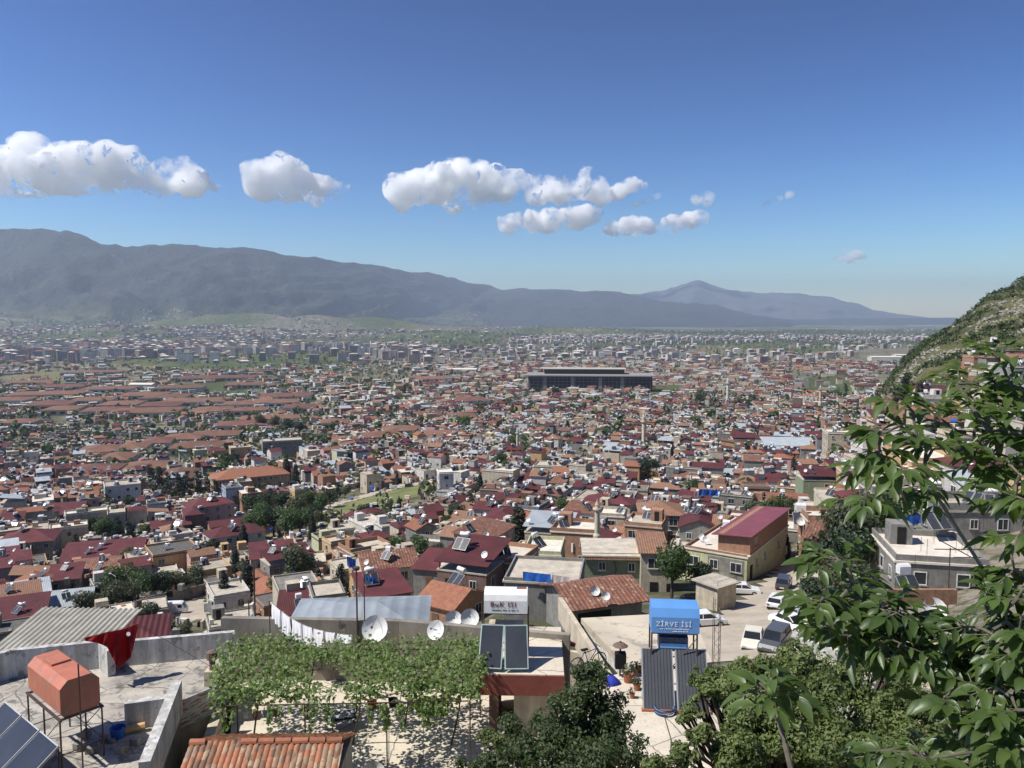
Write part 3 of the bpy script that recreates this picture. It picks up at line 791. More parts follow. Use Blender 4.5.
def tree(kindname, x, y, h, label=None, i=None, z=None, wide=1.0):
    i = R.randrange(3) if i is None else i
    key = (kindname, i)
    if key not in TREES: TREES[key] = tree_proto(kindname, i)
    H = {'broadleaf_tree':6.0,'cypress_tree':10.0,'pine_tree':8.0,'shrub':2.0}[kindname]
    T = thing(kindname, label or '', kindname.replace('_', ' ').replace('broadleaf ', ''), (x, y, gz(x, y) if z is None else z), R.uniform(0, 6.28), 'trees and shrubs among the houses')
    s = h/H
    if label and 'tallest dark' in label: wide = 1.35
    T.scale = (s*wide, s*wide, s)
    link('crown', TREES[key][0], T)
    link('trunk', TREES[key][1], T)
    NT[0] += 1
    if not label:
        t = {'broadleaf_tree':['bushy green tree','dark leafy tree','olive green tree'][i],'cypress_tree':'tall dark cypress','pine_tree':'dark conifer','shrub':'low green shrub'}[kindname]
        auto_label(T, t+' among houses', (x, y, T.location.z+h))
    return T
# ------------------------------------------------------------ cars
TYRE = mat('tyre rubber', (.02,.02,.02), rough=.9, var=0); RIM = mat('wheel rim', (.45,.45,.46), rough=.4, metal=.5, var=0)
CARG = mat('car glass', (.02,.025,.03), (.015,.018,.02), rough=.08, var=0)
LAMP = mat('headlamp glass', (.6,.6,.58), rough=.15, var=0); TAIL = mat('tail lamp red', (.35,.02,.02), rough=.3, var=0); PLATE = mat('number plate', (.75,.75,.72), rough=.5, var=0)
def paint(name, c): return mat('car paint '+name, c, tuple(k*.93 for k in c), rough=.35, coat=.5, var=0)
def car(x, y, rz, col, label, style='sedan', z=None, pitch=0.0, name='parked_car', cat='car', group='cars parked in the sloping street'):
    T = thing(name, label, cat, (x, y, gz(x, y)+.06 if z is None else z), rz, group)
    m = 1; pc = paint(*col)
    # local: x along the car, front at +x
    if style == 'sedan': L = 4.2; body = [(-2.1,.35),(-2.08,.78),(-1.95,.9),(-1.2,.95),(1.0,.93),(1.95,.78),(2.1,.62),(2.1,.35)]; cab = [(-1.35,.94),(-.85,1.38),(.35,1.4),(1.05,.92)]; WB = 1.25
    elif style == 'hatch': L = 3.9; body = [(-1.9,.33),(-1.92,.85),(-1.85,.98),(-1.0,.97),(.9,.95),(1.75,.76),(1.95,.6),(1.95,.33)]; cab = [(-1.82,.96),(-1.45,1.42),(.25,1.45),(1.0,.93)]; WB = 1.2
    elif style == 'suv': L = 4.3; body = [(-2.1,.42),(-2.12,.95),(-2.05,1.12),(-1.0,1.12),(1.0,1.08),(1.95,.98),(2.12,.75),(2.12,.42)]; cab = [(-2.02,1.1),(-1.75,1.68),(.4,1.7),(1.1,1.07)]; WB = 1.3
    elif style == 'van': L = 5.2; body = [(-2.6,.4),(-2.6,2.2),(-2.5,2.3),(1.4,2.3),(1.8,2.15),(2.3,1.25),(2.55,1.05),(2.6,.4)]; cab = None; WB = 1.6
    else: L = 4.6; body = [(-2.3,.45),(-2.3,1.0),(.1,1.0),(.12,1.02),(1.3,1.0),(2.2,.88),(2.3,.7),(2.3,.45)]; cab = [(-.15,1.0),(0,1.6),(.9,1.6),(1.4,1.0)]; WB = 1.45
    hw = .82 if style != 'van' else .95
    bm = MB()
    n = len(body); vs = []
    for yy, ins in ((-hw,.0),(-hw+.09,1),(hw-.09,1),(hw,.0)):
        for (px, pz) in body:
            vs.append((px*(1 if ins else .985), yy, pz if (ins or pz < .5) else pz-.05))
    fs = []
    for k in range(3):
        for i in range(n): fs.append((k*n+i, k*n+(i+1) % n, (k+1)*n+(i+1) % n, (k+1)*n+i))
    fs += [tuple(range(n))[::-1], tuple(range(3*n, 4*n))]
    bm.add(vs, fs)
    if cab:
        ci = .17; z1 = cab[1][1]
        lo = [(cab[0][0], -hw+.07), (cab[3][0], -hw+.07), (cab[3][0], hw-.07), (cab[0][0], hw-.07)]
        up = [(cab[1][0], -hw+ci), (cab[2][0], -hw+ci), (cab[2][0], hw-ci), (cab[1][0], hw-ci)]
        vs = [(a, b_, cab[0][1]-.06) for a, b_ in lo]+[(a, b_, z1-.02) for a, b_ in up]
        g = MB(); g.add(vs, BOXF); g.obj('windows', CARG, T)
        rf = MB(); c = ((cab[1][0]+cab[2][0])/2, 0, z1); rf.box(c, (cab[2][0]-cab[1][0]+.12, 2*(hw-ci)+.06, .06))
        for sy in (-1, 1):
            for (a, b_) in ((0,1),(3,2)):
                p0 = Vector((cab[a][0], sy*(hw-.075), cab[a][1]-.03)); p1 = Vector((cab[b_][0], sy*(hw-ci+.01), z1)); rf.tube(p0, p1, .045, 0, 5)
            mx = (cab[1][0]+cab[2][0])/2; rf.tube((mx, sy*(hw-.068), cab[0][1]-.03), (mx, sy*(hw-ci+.01), z1), .045, 0, 5)
        rf.obj('cabin', pc, T)
    else:
        g = MB(); g.add([(1.83,-.8,2.1),(1.83,.8,2.1),(2.32,.8,1.28),(2.32,-.8,1.28)], [(0,1,2,3)]); 
        for sy in (-1,1): g.box((1.35, sy*(hw-.005), 1.65), (.8,.03,.6))
        g.box((-2.6,-.42,1.75),(.03,.6,.5)); g.box((-2.6,.42,1.75),(.03,.6,.5)); g.obj('windows', CARG, T)
    if style == 'pickup':
        b2 = MB()
        for sy in (-1,1): b2.box((-1.15, sy*(hw-.04), 1.2), (2.2,.07,.4))
        b2.box((-2.27,0,1.2),(.06,2*hw-.1,.4)); b2.obj('cargo_bed', pc, T)
    bo = bm.obj('body', pc, T)
    for sy in (-1, 1):
        for wx in (-WB, WB):
            wm = MB(); wm.tube((wx, sy*(hw-.19), .32), (wx, sy*(hw+.015), .32), .32, 0, 16); wo = wm.obj('wheel', TYRE, T)
            r_ = MB(); r_.tube((wx, sy*(hw+.0), .32), (wx, sy*(hw+.03), .32), .19, 0, 12); r_.obj('rim', RIM, wo)
        zf = body[-2][1]
        MB().box((L/2-.06, sy*.55, zf+.0), (.16,.32,.13)).obj('headlight', LAMP, T)
        MB().box((-L/2+.02, sy*.62, .78), (.1,.26,.14)).obj('tail_light', TAIL, T)
    MB().box((L/2+.0,0,.42),(.1,1.5,.16)).obj('bumper', DARK if style != 'van' else pc, T)
    MB().box((-L/2-.0,0,.42),(.1,1.5,.16)).obj('bumper', DARK if style != 'van' else pc, T)
    MB().box((-L/2-.02,0,.66),(.04,.5,.11)).obj('number_plate', PLATE, T)
    T.rotation_euler = (0, 0, rz)
    if pitch: T.rotation_euler = (Matrix.Rotation(rz,4,'Z') @ Matrix.Rotation(pitch,4,'Y')).to_euler()
    occ_add(x, y, 1.6)
    return T
# ------------------------------------------------------------ placed houses
VIS = []
def keep(x, y, r): VIS.append((x, y, r))
def HE(uL, uR, vtop, dist, dm, h, rot, wall, roof, rt, label=None, landmark=None, **kw):
    pa = at((uL+uR)/2, vtop, h)
    if vtop < 545 and kw.pop('fit', True): dist = pa.y
    kw.pop('fit', None)
    p = PD((uL+uR)/2, vtop, dist); rz = radians(rot)
    if label: keep(p.x, p.y, 4)
    wd = (uR-uL)/F*dist/max(.5, cos(rz))
    c = Vector((p.x-sin(rz)*dm/2, p.y+cos(rz)*dm/2, p.z))
    kw.setdefault('base', 7)
    r = house(c.x, c.y, rz, wd, dm, h, wall, roof, rt, label, z0=p.z-h, **kw)
    if landmark: LAND.append((landmark, Vector((c.x, c.y, p.z))))
    return r
def HC(u, v, wpx, dm, h, rot, wall, roof, rt, label=None, landmark=None, **kw):
    p = at(u, v, h); wd = wpx/F*p.y/max(.6, cos(radians(rot)))
    if label: keep(p.x, p.y, 4)
    r = house(p.x, p.y, radians(rot), wd, dm, h, wall, roof, rt, label, **kw)
    if landmark: LAND.append((landmark, p))
    return r
# green house and its neighbours
gh, M4, _ = HE(583,640,557,100,8,5.2,-3,'green','concrete','flat','green plastered house with flat stained roof and tiled eave strip','green house',parapet=.0,wins=None,group='houses of the hillside town')
wd = 57/F*100
e = MB(); e.add([(-wd/2-.2,-4.5,4.95),(wd/2+.2,-4.5,4.95),(wd/2+.2,-3.1,5.45),(-wd/2-.2,-3.1,5.45)], [(0,1,2,3),(3,2,1,0)]); e.obj('tiled_eave', ROOF['oldtile'], gh)
link('window', WIN[2], gh, (-1.2,-4,4.0)); o = link('window', WIN[0], gh, (-1.25,-4,1.75)); link('window', WIN[2], gh, (2.6,-4,3.9)); 
MB().box((-1.25,-4.12,1.75),(1.05,.05,1.15)).obj('shutter', FRAME, gh)
db = MB(); 
for k in range(10): db.tube((.6-.12*abs(4-k)*.5,-4.08,4.9-k*.33),(.6-.12*abs(3-k)*.5,-4.08,4.9-(k+1)*.33),.05,0,5)
db.obj('drainpipe', METAL, gh)
HE(641,667,553,98,6,6.5,-4,'cream','oldtile','shed','narrow cream house with peeling facade right of the green house',wins='std',rise=.9,group='houses of the hillside town',lift=0)
# pale yellow corner house with brick upper floor
C0 = PD(747,559,107); rz = radians(-34); ex = Vector((cos(rz), sin(rz), 0)); ey = Vector((-sin(rz), cos(rz), 0))
W_, D_ = 9.0, 21.0; cc = C0-ex*W_/2+ey*D_/2
T = thing('house', 'pale yellow corner house, brick upper floor under maroon sheet roof by the street', 'house', (cc.x, cc.y, C0.z-3.4), rz, 'houses of the hillside town')
LAND.append(('lemon corner house', cc))
occ_rect(cc.x, cc.y, rz, W_+.5, D_+1)
m = MB(); m.box((0,0,-.8),(W_,D_,8.4)); m.obj('wall', W['lime'], T)
MB().box((0,0,3.5),(W_+.3,D_+.3,.2)).obj('roof', ROOF['white'], T)
m = MB(); m.box((-W_/2+.08,0,3.8),(.16,D_,.4)); m.box((0,-D_/2+.08,3.75),(W_,.16,.3)); m.obj('parapet', W['brick'], T)
m = MB(); m.box((2.2,.6,4.85),(4.6,D_-1.4,2.5)); m.obj('upper_wall', W['brick'], T)
m = MB(); m.prism([(-2.9,5.9),(2.9,6.35),(2.9,6.43),(-2.9,5.98)],0,2,1,-9.9,10.6,0,None,(2.0,0,0)); m.obj('upper_roof', mat('roof rose sheet',(.27,.07,.08),(.20,.05,.06),scale=.5,rough=.45,stripe=(1,.9,.25),spots=(.3,.16,.13),spot_th=.7), T)
MB().box((1.5,-D_/2-.02,1.2),(5.2,.06,3.6)).obj('recess_shade', W['grey'], T)  # grey sheet paints the shade of the recessed part of the front
for px, mm in ((-3.2,1),(-.2,0),(3.0,1)): link('window', WIN[mm], T, (px,-D_/2-.06,1.9))
for py in (-6,-2,5): link('window', WIN[2], T, (W_/2,py,1.9), pi/2)
link('door', DOORM2, T, (W_/2,-8.5,1.0), pi/2); link('window', WIN[2], T, (4.5,-6.5,5.0), pi/2)
Mh = Matrix.Translation(T.location) @ Matrix.Rotation(rz,4,'Z')
place_heater(Mh @ Vector((-1.6,-1.5,3.6)), -.5, 'pale corner house')
for px, py in ((-3.6,-6.5),(-2.6,-7.5)):
    place_dish(Mh @ Vector((px,py,3.6)), '', -.2, 1.0, None if False else ('brown dish on the pale yellow house terrace, '+('left of the pair' if px < -3 else 'right of the pair')))
m = MB(); m.box((-1.0,-D_/2-1.9,-.0),(6.5,3.4,.18)); m.obj('porch_roof', W['lime'], T)
for px in (-4.0,2.0): MB().tube((px,-D_/2-3.4,-4),(px,-D_/2-3.4,-.1),.08).obj('porch_post', W['grey'], T)
# roadside hut with concrete top
p = at(716,585,2.6)
T = thing('hut', 'small square hut with rough concrete top at the street corner', 'hut', (p.x,p.y,gz(p.x,p.y)), radians(35))
LAND.append(('roadside hut', p)); occ_add(p.x, p.y, 2.2)
m = MB(); m.box((-1.5,0,1),(.15,3.1,4)); m.box((0,1.48,1),(2.9,.15,4)); m.box((0,-1.48,1),(2.9,.15,4)); m.box((1.5,-1.0,1),(.15,1.1,4)); m.obj('wall', W['cream'], T)
MB().box((0,0,3.08),(3.9,3.9,.16)).obj('roof', ROOF['concrete'], T)
for q in ((-1.6,-1.6),(1.6,-1.6),(1.6,1.6)): MB().tube((*q,3.1),(*q,3.8),.03,0,4).obj('rail_post', METAL, T)
MB().tube((-1.6,-1.6,3.75),(1.6,-1.6,3.75),.02,0,4).obj('rail', METAL, T); MB().tube((1.6,-1.6,3.75),(1.6,1.6,3.75),.02,0,4).obj('rail', METAL, T)
# rusty ribbed roof house
r_, M4, tp = HE(572,645,603,76,7.0,3.6,20,'grey','rust','gable','house with rusty ribbed gable roof and pale patches','rusty ribbed roof',wins=None,rise=1.1,o=.7)
MB().box((-1.5,-3.52,1.6),(3.6,.06,2.7)).obj('open_front_shade', DARK, r_)  # black sheet stands in for the shade under the open front
place_dish(PD(594,599,77), '', .2, 1.15, 'white dish above the rusty ribbed roof, left one of two')
place_dish(PD(605,603,75.5), '', .1, 1.0, 'white dish above the rusty ribbed roof, right one of two')
# bare concrete building with tarpaulins on top
HE(503,580,584,82,8,5.6,-9,'grey','concrete','flat','bare grey green concrete house with two tiny vents under rooftop tarpaulins','bare concrete house',parapet=.35,wins=None,group='houses of the hillside town')
bh = BUILT[-1][0]
for px, pz in ((-2.2,3.6),(.9,3.5)): MB().box((px,-4.02,pz),(.35,.08,.45)).obj('vent', DARK, bh)
b0 = PD(523,571.5,81.6); b1 = PD(551,574.5,80.9)
def drape(name, a, b_, drop, m, label, cat, wave=.12, n=14, sag=.0, group=None, thick=.02, taper=None):
    mb = MB(); a = Vector(a); b_ = Vector(b_); dr = (b_-a); nrm = Vector((dr.y,-dr.x,0)).normalized()
    rr = random.Random(int(a.x*31+a.z*7)); ph = rr.uniform(0,6)
    rows = 6; vs = []
    for sgn in (0, 1):
        for j in range(rows+1):
            for i in range(n+1):
                t = i/n; s = j/rows; dd = drop(t) if callable(drop) else drop
                q = a.lerp(b_, t)+Vector((0,0,-sag*4*t*(1-t)-dd*s))+nrm*(wave*s*sin(ph+t*17)+.5*wave*sin(ph*2+t*31+s*3)+sgn*thick)
                vs.append(q)
    N = (rows+1)*(n+1); fs = []
    for j in range(rows):
        for i in range(n):
            k = j*(n+1)+i; fs.append((k,k+1,k+n+2,k+n+1)); fs.append((N+k,N+k+n+1,N+k+n+2,N+k+1))
    mb.add(vs, fs); o = mb.obj(name, m, smooth=True); return tag(o, label, cat, group)
drape('tarpaulin', b0, b1, .95, BLUE, 'bright blue tarpaulin fence on the bare concrete house', 'tarpaulin', .08)
drape('sheet', PD(552,574.5,80.8), PD(570,577.5,80.5), 1.1, W['white'], 'white sheet hung beside the blue tarpaulin fence', 'sheet', .05)
q = PD(577,594,80.5); t_ = MB().lathe((0,0,0),[(0,0),(.5,0),(.55,1.1),(0,1.1)],0,14).obj('water_barrel', W['grey'], None, q); tag(t_, 'grey barrel at the right corner of the bare concrete house roof', 'barrel')
# other houses one can pick out
HH = [
 # uL uR vtop dist dm h rot wall roof rt heaters dishes label landmark
 (480,520,563,98,7,4.5,-22,'brick','white','flat',1,0,'unplastered brick house with pale flat roof behind the painted tank',None),
 (523,561,556,112,8,5.0,-8,'lime','white','flat',1,0,'flat roofed house with pale yellow front right of the tall cypress',None),
 (436,487,573,93,8,3.4,-20,'brown','maroon','canopy',1,1,'dark walled house with low maroon roof left of brick house',None),
 (368,410,595,98,7,4.6,25,'brown','maroon','shed',1,0,'brown house with steep maroon roof and boxy tank on its slope','steep maroon roof'),
 (365,418,568,122,8,4.0,20,'cream','rust','gable',1,1,None,None),
 (412,447,570,112,7,3.2,-15,'grey','maroon','shed',0,2,None,None),
 (478,516,523,168,12,4.2,-15,'cream','maroon','hip',2,1,'wide maroon hipped roof just left of the tall cypress',None),
 (640,684,515,150,9,7.0,-6,'grey','oldtile','hip',1,1,'tall house with big weathered hipped tile roof','weathered tile roof'),
 (653,670,531,124,5,4,12,'grey','steel','shed',0,0,'narrow hut with bright metal roof below weathered tile roof',None),
 (744,770,489,168,6,6.5,-8,'brick','slate','flat',0,0,'brick tower house with open framed front',None),
 (690,724,500,160,9,4.0,-25,'brown','orange','gable',1,0,None,None),
 (772,812,506,152,8,3.4,-10,'brick','orange','shed',1,0,None,None),
 (712,750,475,205,7,4,-3,'white','steel','shed',1,1,None,None),
 (768,820,452,262,12,3.0,-6,'brick','steel','canopy',0,0,'open hall under large pale blue grey metal roof','open metal hall'),
 (829,861,434,262,10,10,-10,'cream','white','flat',2,0,'tall blank cream house with stepped front','blank cream house'),
 (804,850,481,186,8,5,-6,'green','maroon','canopy',1,2,'house with long maroon canopy roof over green porch',None),
 (733,757,440,255,9,6.5,-8,'brick','maroon','canopy',0,0,'brick house with black open top floor',None),
 (808,842,540,128,8,3.2,-30,'brick','rust','shed',0,0,'low shed with reddish rusty roof at the street end',None),
 (899,985,565,70,9.5,4.6,-12,'grey','white','flat',0,0,'concrete house with wide pale flat roof and steel rods','wide pale roof'),
 (923,975,413,188,9,6.5,-5,'cream','orange','hip',0,0,'two storey cream house with wide orange roof under the hill','orange hill house'),
 (939,962,443,170,7,5.5,-15,'cream','maroon','hip',0,0,None,None),
 (958,1000,452,160,9,8,-6,'green','orange','gable',0,0,'pale green two storey house behind the walnut leaves',None),
 (965,1008,480,135,8,5,-4,'lime','concrete','flat',1,0,None,None),
 (855,880,386,395,9,8,-8,'lime','maroon','hip',1,0,'yellow four window block at the foot of the hill',None),
]
for (a,b_,c,d,dm,h,rot,wl,rf,rt,nh,nd,lab,lm) in HH:
    kw = dict(lift=3.0, wins=None, o=1.2) if lab and 'open hall' in lab else {}
    HE(a,b_,c,d,dm,h,rot,wl,rf,rt,lab,lm,fit=(b_ < 890),heaters=nh,dishes=nd,group='houses of the hillside town',**kw)
HL = [
 (208,503,34,10,9.5,38,'pink','maroon','hip',4,0,'pink three storey house with maroon roof and row of tanks','tall pink house'),
 (234,531,42,9,5.6,38,'white','maroon','hip',2,0,'white two storey wing with maroon roof beside the pink house',None),
 (232,487,14,9,10,30,'blue','slate','flat',2,0,'pale blue tall block behind the pink house',None),
 (172,549,36,11,6.2,35,'ochre','slate','flat',1,1,'ochre house with dark felt flat roof',None),
 (210,567,28,8,4.6,35,'ochre','concrete','flat',2,0,'square ochre box house left of the cypresses',None),
 (228,590,30,9,4.6,30,'white','concrete','flat',0,0,'white box house behind the yard of the van',None),
 (104,553,70,13,3.6,18,'cream','maroon','shed',3,0,'very long maroon roof with three tilted panels','long maroon roof'),
 (30,537,46,12,6,20,'grey','maroon','hip',1,0,'maroon roofed house with long balcony at far left',None),
 (58,575,40,9,3.4,22,'grey','maroon','shed',1,0,None,None),
 (96,568,40,9,3.4,20,'brown','rust','shed',2,1,None,None),
 (60,600,58,9,3.6,20,'grey','steel','gable',1,1,'house with broad blue grey metal roof below maroon roofs','broad grey roof'),
 (16,611,50,9,4.2,25,'brown','maroon','shed',1,0,'brown house with dull maroon roof at the left edge',None),
 (122,484,28,12,9,30,'white','concrete','flat',2,0,'tall white building with blank side wall',None),
 (452,597,38,6.5,3.4,-32,'brick','orange','gable',1,0,'bright orange tiled roof with little chimney','bright orange roof'),
 (445,472,14,8,10,12,'white','white','flat',0,0,'white four storey house by the meadow road','white tall house'),
 (552,465,32,10,7,-12,'cream','concrete','flat',2,0,'long pale block with light blue lower walls',None),
 (530,478,26,11,5,-15,'grey','maroon','hip',1,0,None,None),
 (60,512,40,14,4,20,'grey','maroon','shed',1,0,None,None),
 (240,447,18,12,12,25,'ochre','concrete','flat',2,0,'ochre four storey slab block left of the dark block',None),
 (282,440,36,14,13,20,'grey','concrete','flat',2,0,'dark grey slab block with rooftop tanks',None),
 (272,552,40,10,4.5,20,'cream','maroon','shed',1,0,None,None),
 (310,560,30,9,3.5,15,'cream','concrete','flat',1,1,None,None),
 (300,605,40,8,4,12,'cream','maroon','shed',1,0,None,None),
 (327,592,30,7,5.5,20,'grey','concrete','flat',0,0,'grey block house with railed flat roof by the fir',None),
]
for (u,v,wp,dm,h,rot,wl,rf,rt,nh,nd,lab,lm) in HL:
    HC(u,v,wp,dm,h,rot,wl,rf,rt,lab,lm,heaters=nh,dishes=nd,group='houses of the hillside town')
# school block with buttressed facade
r_, M4, _ = HC(250,474,62,15,10,30,'ochre','orange','hip','long ochre school block with orange roof and ribbed front','orange roofed school',name='school_block',cat='school',wins='dense')
wd = 62/F*r_.location.y/cos(radians(30))
for k in range(12): MB().box((-wd/2+(k+.5)*wd/12,-7.65,4.2),(.5,.3,10.5)).obj('buttress', W['cream'], r_)
# ------------------------------------------------------------ minarets
STONE = mat('dressed stone', (.55,.49,.38), (.42,.37,.28), scale=.6, spots=(.3,.27,.2), spot_th=.66)
def minaret(u, v, dist, h, r, label, lm=None, m=STONE, cone=None):
    p = PD(u, v, dist); T = thing('minaret', label, 'minaret', p, 0)
    MB().lathe((0,0,0),[(r*1.5,-6),(r*1.5,h*.12),(r,h*.18),(r*.95,h*.72)],0,12).obj('shaft', m, T)
    MB().lathe((0,0,0),[(r*.95,h*.72),(r*1.7,h*.77),(r*1.7,h*.80),(r*1.0,h*.80)],0,12).obj('balcony', m, T)
    MB().lathe((0,0,0),[(r*.8,h*.80),(r*.75,h*.88)],0,12).obj('upper_shaft', m, T)
    MB().lathe((0,0,0),[(r*.95,h*.88),(r*.3,h*.97),(.03,h*1.04),(0,h*1.06)],0,12).obj('cone', cone or m, T)
    if lm: LAND.append((lm, p+Vector((0,0,h*.6))))
    occ_add(p.x, p.y, r*2.2); return T
minaret(643.5,452,455,23,1.15,'tall pale minaret rising from the middle of town','tall pale minaret', cone=ROOF['concrete'])
minaret(597,540,122,6.4,.42,'short old stone minaret with pointed cap above the green house','short stone minaret')
minaret(517.5,449,470,12.5,.75,'slim white minaret left of the tall pale minaret','slim white minaret', W['white'], W['white'])
minaret(727.5,404,820,28,1.6,'distant white minaret right of the dark complex',None, W['white'], W['white'])
minaret(820,405,700,18,1.1,'thin pale minaret before the rocky hill foot',None, W['cream'], W['cream'])
# ------------------------------------------------------------ wide dark complex (unfinished hospital)
p = PD(590,391,1080); LAND.append(('wide dark complex', p+Vector((0,0,14))))
T = thing('office_complex', 'wide dark two deck complex with pale stair towers on the plain', 'complex', p, radians(-5))
DG = mat('complex interior shade', (.05,.05,.055), (.03,.03,.034), var=0)  # near-black colour paints the shade inside the open decks
MB().box((0,25,9),(170,48,22)).obj('wall', DG, T)
MB().box((0,24,21),(178,56,1.6)).obj('roof', mat('complex roof rim', (.30,.29,.27), var=0), T)
MB().box((-8,34,25.5),(112,26,6)).obj('upper_storey', DG, T); MB().box((-8,34,29),(116,30,.9)).obj('upper_roof', ROOF['concrete'], T)
for k, px in enumerate((-62,-24,14,44)): MB().box((px,.4,9),(5,2.4,20)).obj('stair_tower', W['grey'], T)
for s in range(4): MB().box((0,.3,3.5+s*4.6),(168,1.2,.7)).obj('floor_slab', mat('complex slab',(.16,.15,.15),var=0), T)
for k in range(30): MB().box((-83+k*5.7,-.4,9.5),(.7,.7,20)).obj('column', mat('complex slab',(.16,.15,.15)), T)
occ_rect(p.x, p.y+25, radians(-5), 190, 60)
# ------------------------------------------------------------ long halls with orange roofs on the left plain
HALLS = [(93,371,52,16),(218,376,70,26),(48,392,64,22),(110,387,46,20),(145,393,40,20),(52,402,38,20),(94,398,36,18),(122,402,34,18),(64,407,30,16),(104,408,34,16),(147,409,62,20),(167,395,40,22),
 (196,399,58,22),(162,403,36,18),(213,408,36,18),(241,402,32,14),(250,408,30,12),(243,422,46,14),(185,435,38,14),(216,432,44,13),(198,443,46,14),(158,439,26,12),(101,447,36,13),(132,445,28,12),
 (118,455,28,12),(98,466,42,11),(150,463,44,11),(124,478,34,9),(179,472,30,13),(285,394,52,18),(276,400,42,16),(270,416,54,14),(432,377,40,28),(471,398,30,16),(402,427,36,12),(381,433,36,12),(442,432,46,14),(430,412,24,12),(462,414,26,14),(12,398,34,18),(20,420,30,12),(62,385,44,18),(180,386,44,18),(250,383,44,18),(30,381,40,16),(300,405,30,14),(345,438,24,10),(335,420,26,12)]
for k, (u, v, wp, dm) in enumerate(HALLS):
    dm *= 2.7 if v < 412 else 2.3; h = 6.5; p = at(u, v, h+1); wd = wp/F*p.y/.96; rz = radians(R.choice([12,14,10,16]))
    T = thing('market_hall', '', 'hall', (p.x, p.y, gz(p.x, p.y)), rz, 'long orange roofed halls on the plain')
    G, top = house_geo(wd, dm, h, 'hip', .6, 2.6)
    G['wall'].obj('wall', W['cream'] if k % 3 else W['white'], T); G['roof'].obj('roof', mat('hall dull red tile', (.165,.075,.055), (.12,.06,.045), scale=.1) if k % 4 == 1 else HALL, T)
    for i in range(int(wd/9)): MB().box((-wd/2+4.5+i*9,-dm/2-.05,3.4),(5,.12,2.4)).obj('window', GLASS, T) if i < 12 else None
    auto_label(T, 'long orange tiled hall' if k % 4 != 1 else 'long dull red tiled hall', (p.x, p.y, p.z)); occ_rect(p.x, p.y, rz, wd+2, dm+3)
for (u, v, wp, dm, h, lab) in ((143,385,24,18,7,'white low building with curved pale front among orange halls'),(885,356,30,30,12,'long white building at the foot of the rocky hill'),(905,354,22,30,15,'tall white block joined to the long white building'),(925,325,36,60,10,'far white sheds beyond the hill slope'),(462,369,30,30,8,'pale long warehouse on the plain'),(560,383,20,20,6,'white low annex before the dark complex')):
    p = P(u, v, (108.5 if v > 340 else 116.5)-h); wd = wp/F*p.y; T = thing('warehouse', lab, 'warehouse', (p.x, p.y, gz(p.x, p.y)), radians(-4))
    G, top = house_geo(wd, dm, h, 'gable', .5, 2.0); G['wall'].obj('wall', W['white'], T); G['roof'].obj('roof', ROOF['white'], T); occ_rect(p.x, p.y, 0, wd, dm)
# ------------------------------------------------------------ cars, van, lamp
def ground_car(u, v, rot, *a, **k):
    p = at(u, v, .7); return car(p.x, p.y, radians(rot), *a, **k)
WH = ('white', (.75,.75,.73))
ground_car(743,589,-8,WH,'white sedan parked beside the roadside hut','sedan')
ground_car(784,583,64,('dark grey',(.05,.055,.06)),'dark car topmost in the street under the leaves','suv')
ground_car(778,601,58,WH,'white hatchback seen from behind in mid street','hatch')
ground_car(796,612,52,('silver',(.38,.42,.47)),'silver blue car half hidden by walnut leaves','hatch')
ground_car(791,622,-60,WH,'white car with dark front bumper beside silver car','sedan')
ground_car(753,638,-112,('ivory',(.70,.67,.55)),'old ivory sedan facing downhill at street bottom','sedan')
ground_car(775,641,-125,('graphite',(.085,.09,.095)),'dark grey van-like car beside the ivory sedan','suv')
ground_car(706,619,10,WH,'white car mostly hidden behind the blue tank','hatch')
p = at(174,606,1.5); car(p.x, p.y, radians(8), WH, 'white delivery van parked in the walled yard', 'van', name='parked_van', cat='van', group=None); LAND.append(('white van', p))
p = at(157,617,1.0); car(p.x, p.y, radians(10), WH, 'white pickup left of the delivery van by the trees', 'pickup', name='parked_pickup', cat='pickup', group=None)
p = at(448,486,1); 
for k in range(4):
    q = at(395+k*14,487.5-k*2.2,.8); car(q.x, q.y, radians(12), [WH,('dark grey',(.05,.055,.06)),('silver',(.38,.42,.47)),('dark red',(.2,.02,.02))][k], ['tiny white car','tiny dark car','tiny silver car','tiny red car'][k]+' on the meadow road', 'hatch', group='cars on the meadow road')
def lamp(u, v, dist, h, label):
    p = PD(u, v, dist); T = thing('street_lamp', label, 'street lamp', p, radians(160))
    MB().tube((0,0,-3),(0,0,h),.08,0,6,.05).obj('pole', GALV, T); MB().tube((0,0,h),(1.3,0,h+.5),.04,0,5).obj('arm', GALV, T); MB().box((1.5,0,h+.5),(.6,.25,.12)).obj('lamp_head', FRAME, T)
lamp(117,607,160,6.5,'street lamp with one arm above the green trees')
# yard wall behind the van
def wallrun(name, pts, h, t, m, label, cat='wall', base=.6, group=None, parts=False):
    mb = MB()
    for a, b_ in zip(pts, pts[1:]):
        a = Vector(a); b_ = Vector(b_); d = (b_-a); n = Vector((-d.y, d.x, 0)).normalized()*t/2
        vs = [a+n+Vector((0,0,-base)), b_+n+Vector((0,0,-base)), b_-n+Vector((0,0,-base)), a-n+Vector((0,0,-base)), a+n+Vector((0,0,h)), b_+n+Vector((0,0,h)), b_-n+Vector((0,0,h)), a-n+Vector((0,0,h))]
        mb.add(vs, BOXF)
    o = mb.obj(name, m); return tag(o, label, cat, group)
wallrun('yard_wall', [at(120,618), at(150,607), at(205,594), at(235,588)], 2.4, .3, W['grey'], 'long grey yard wall behind the delivery van')
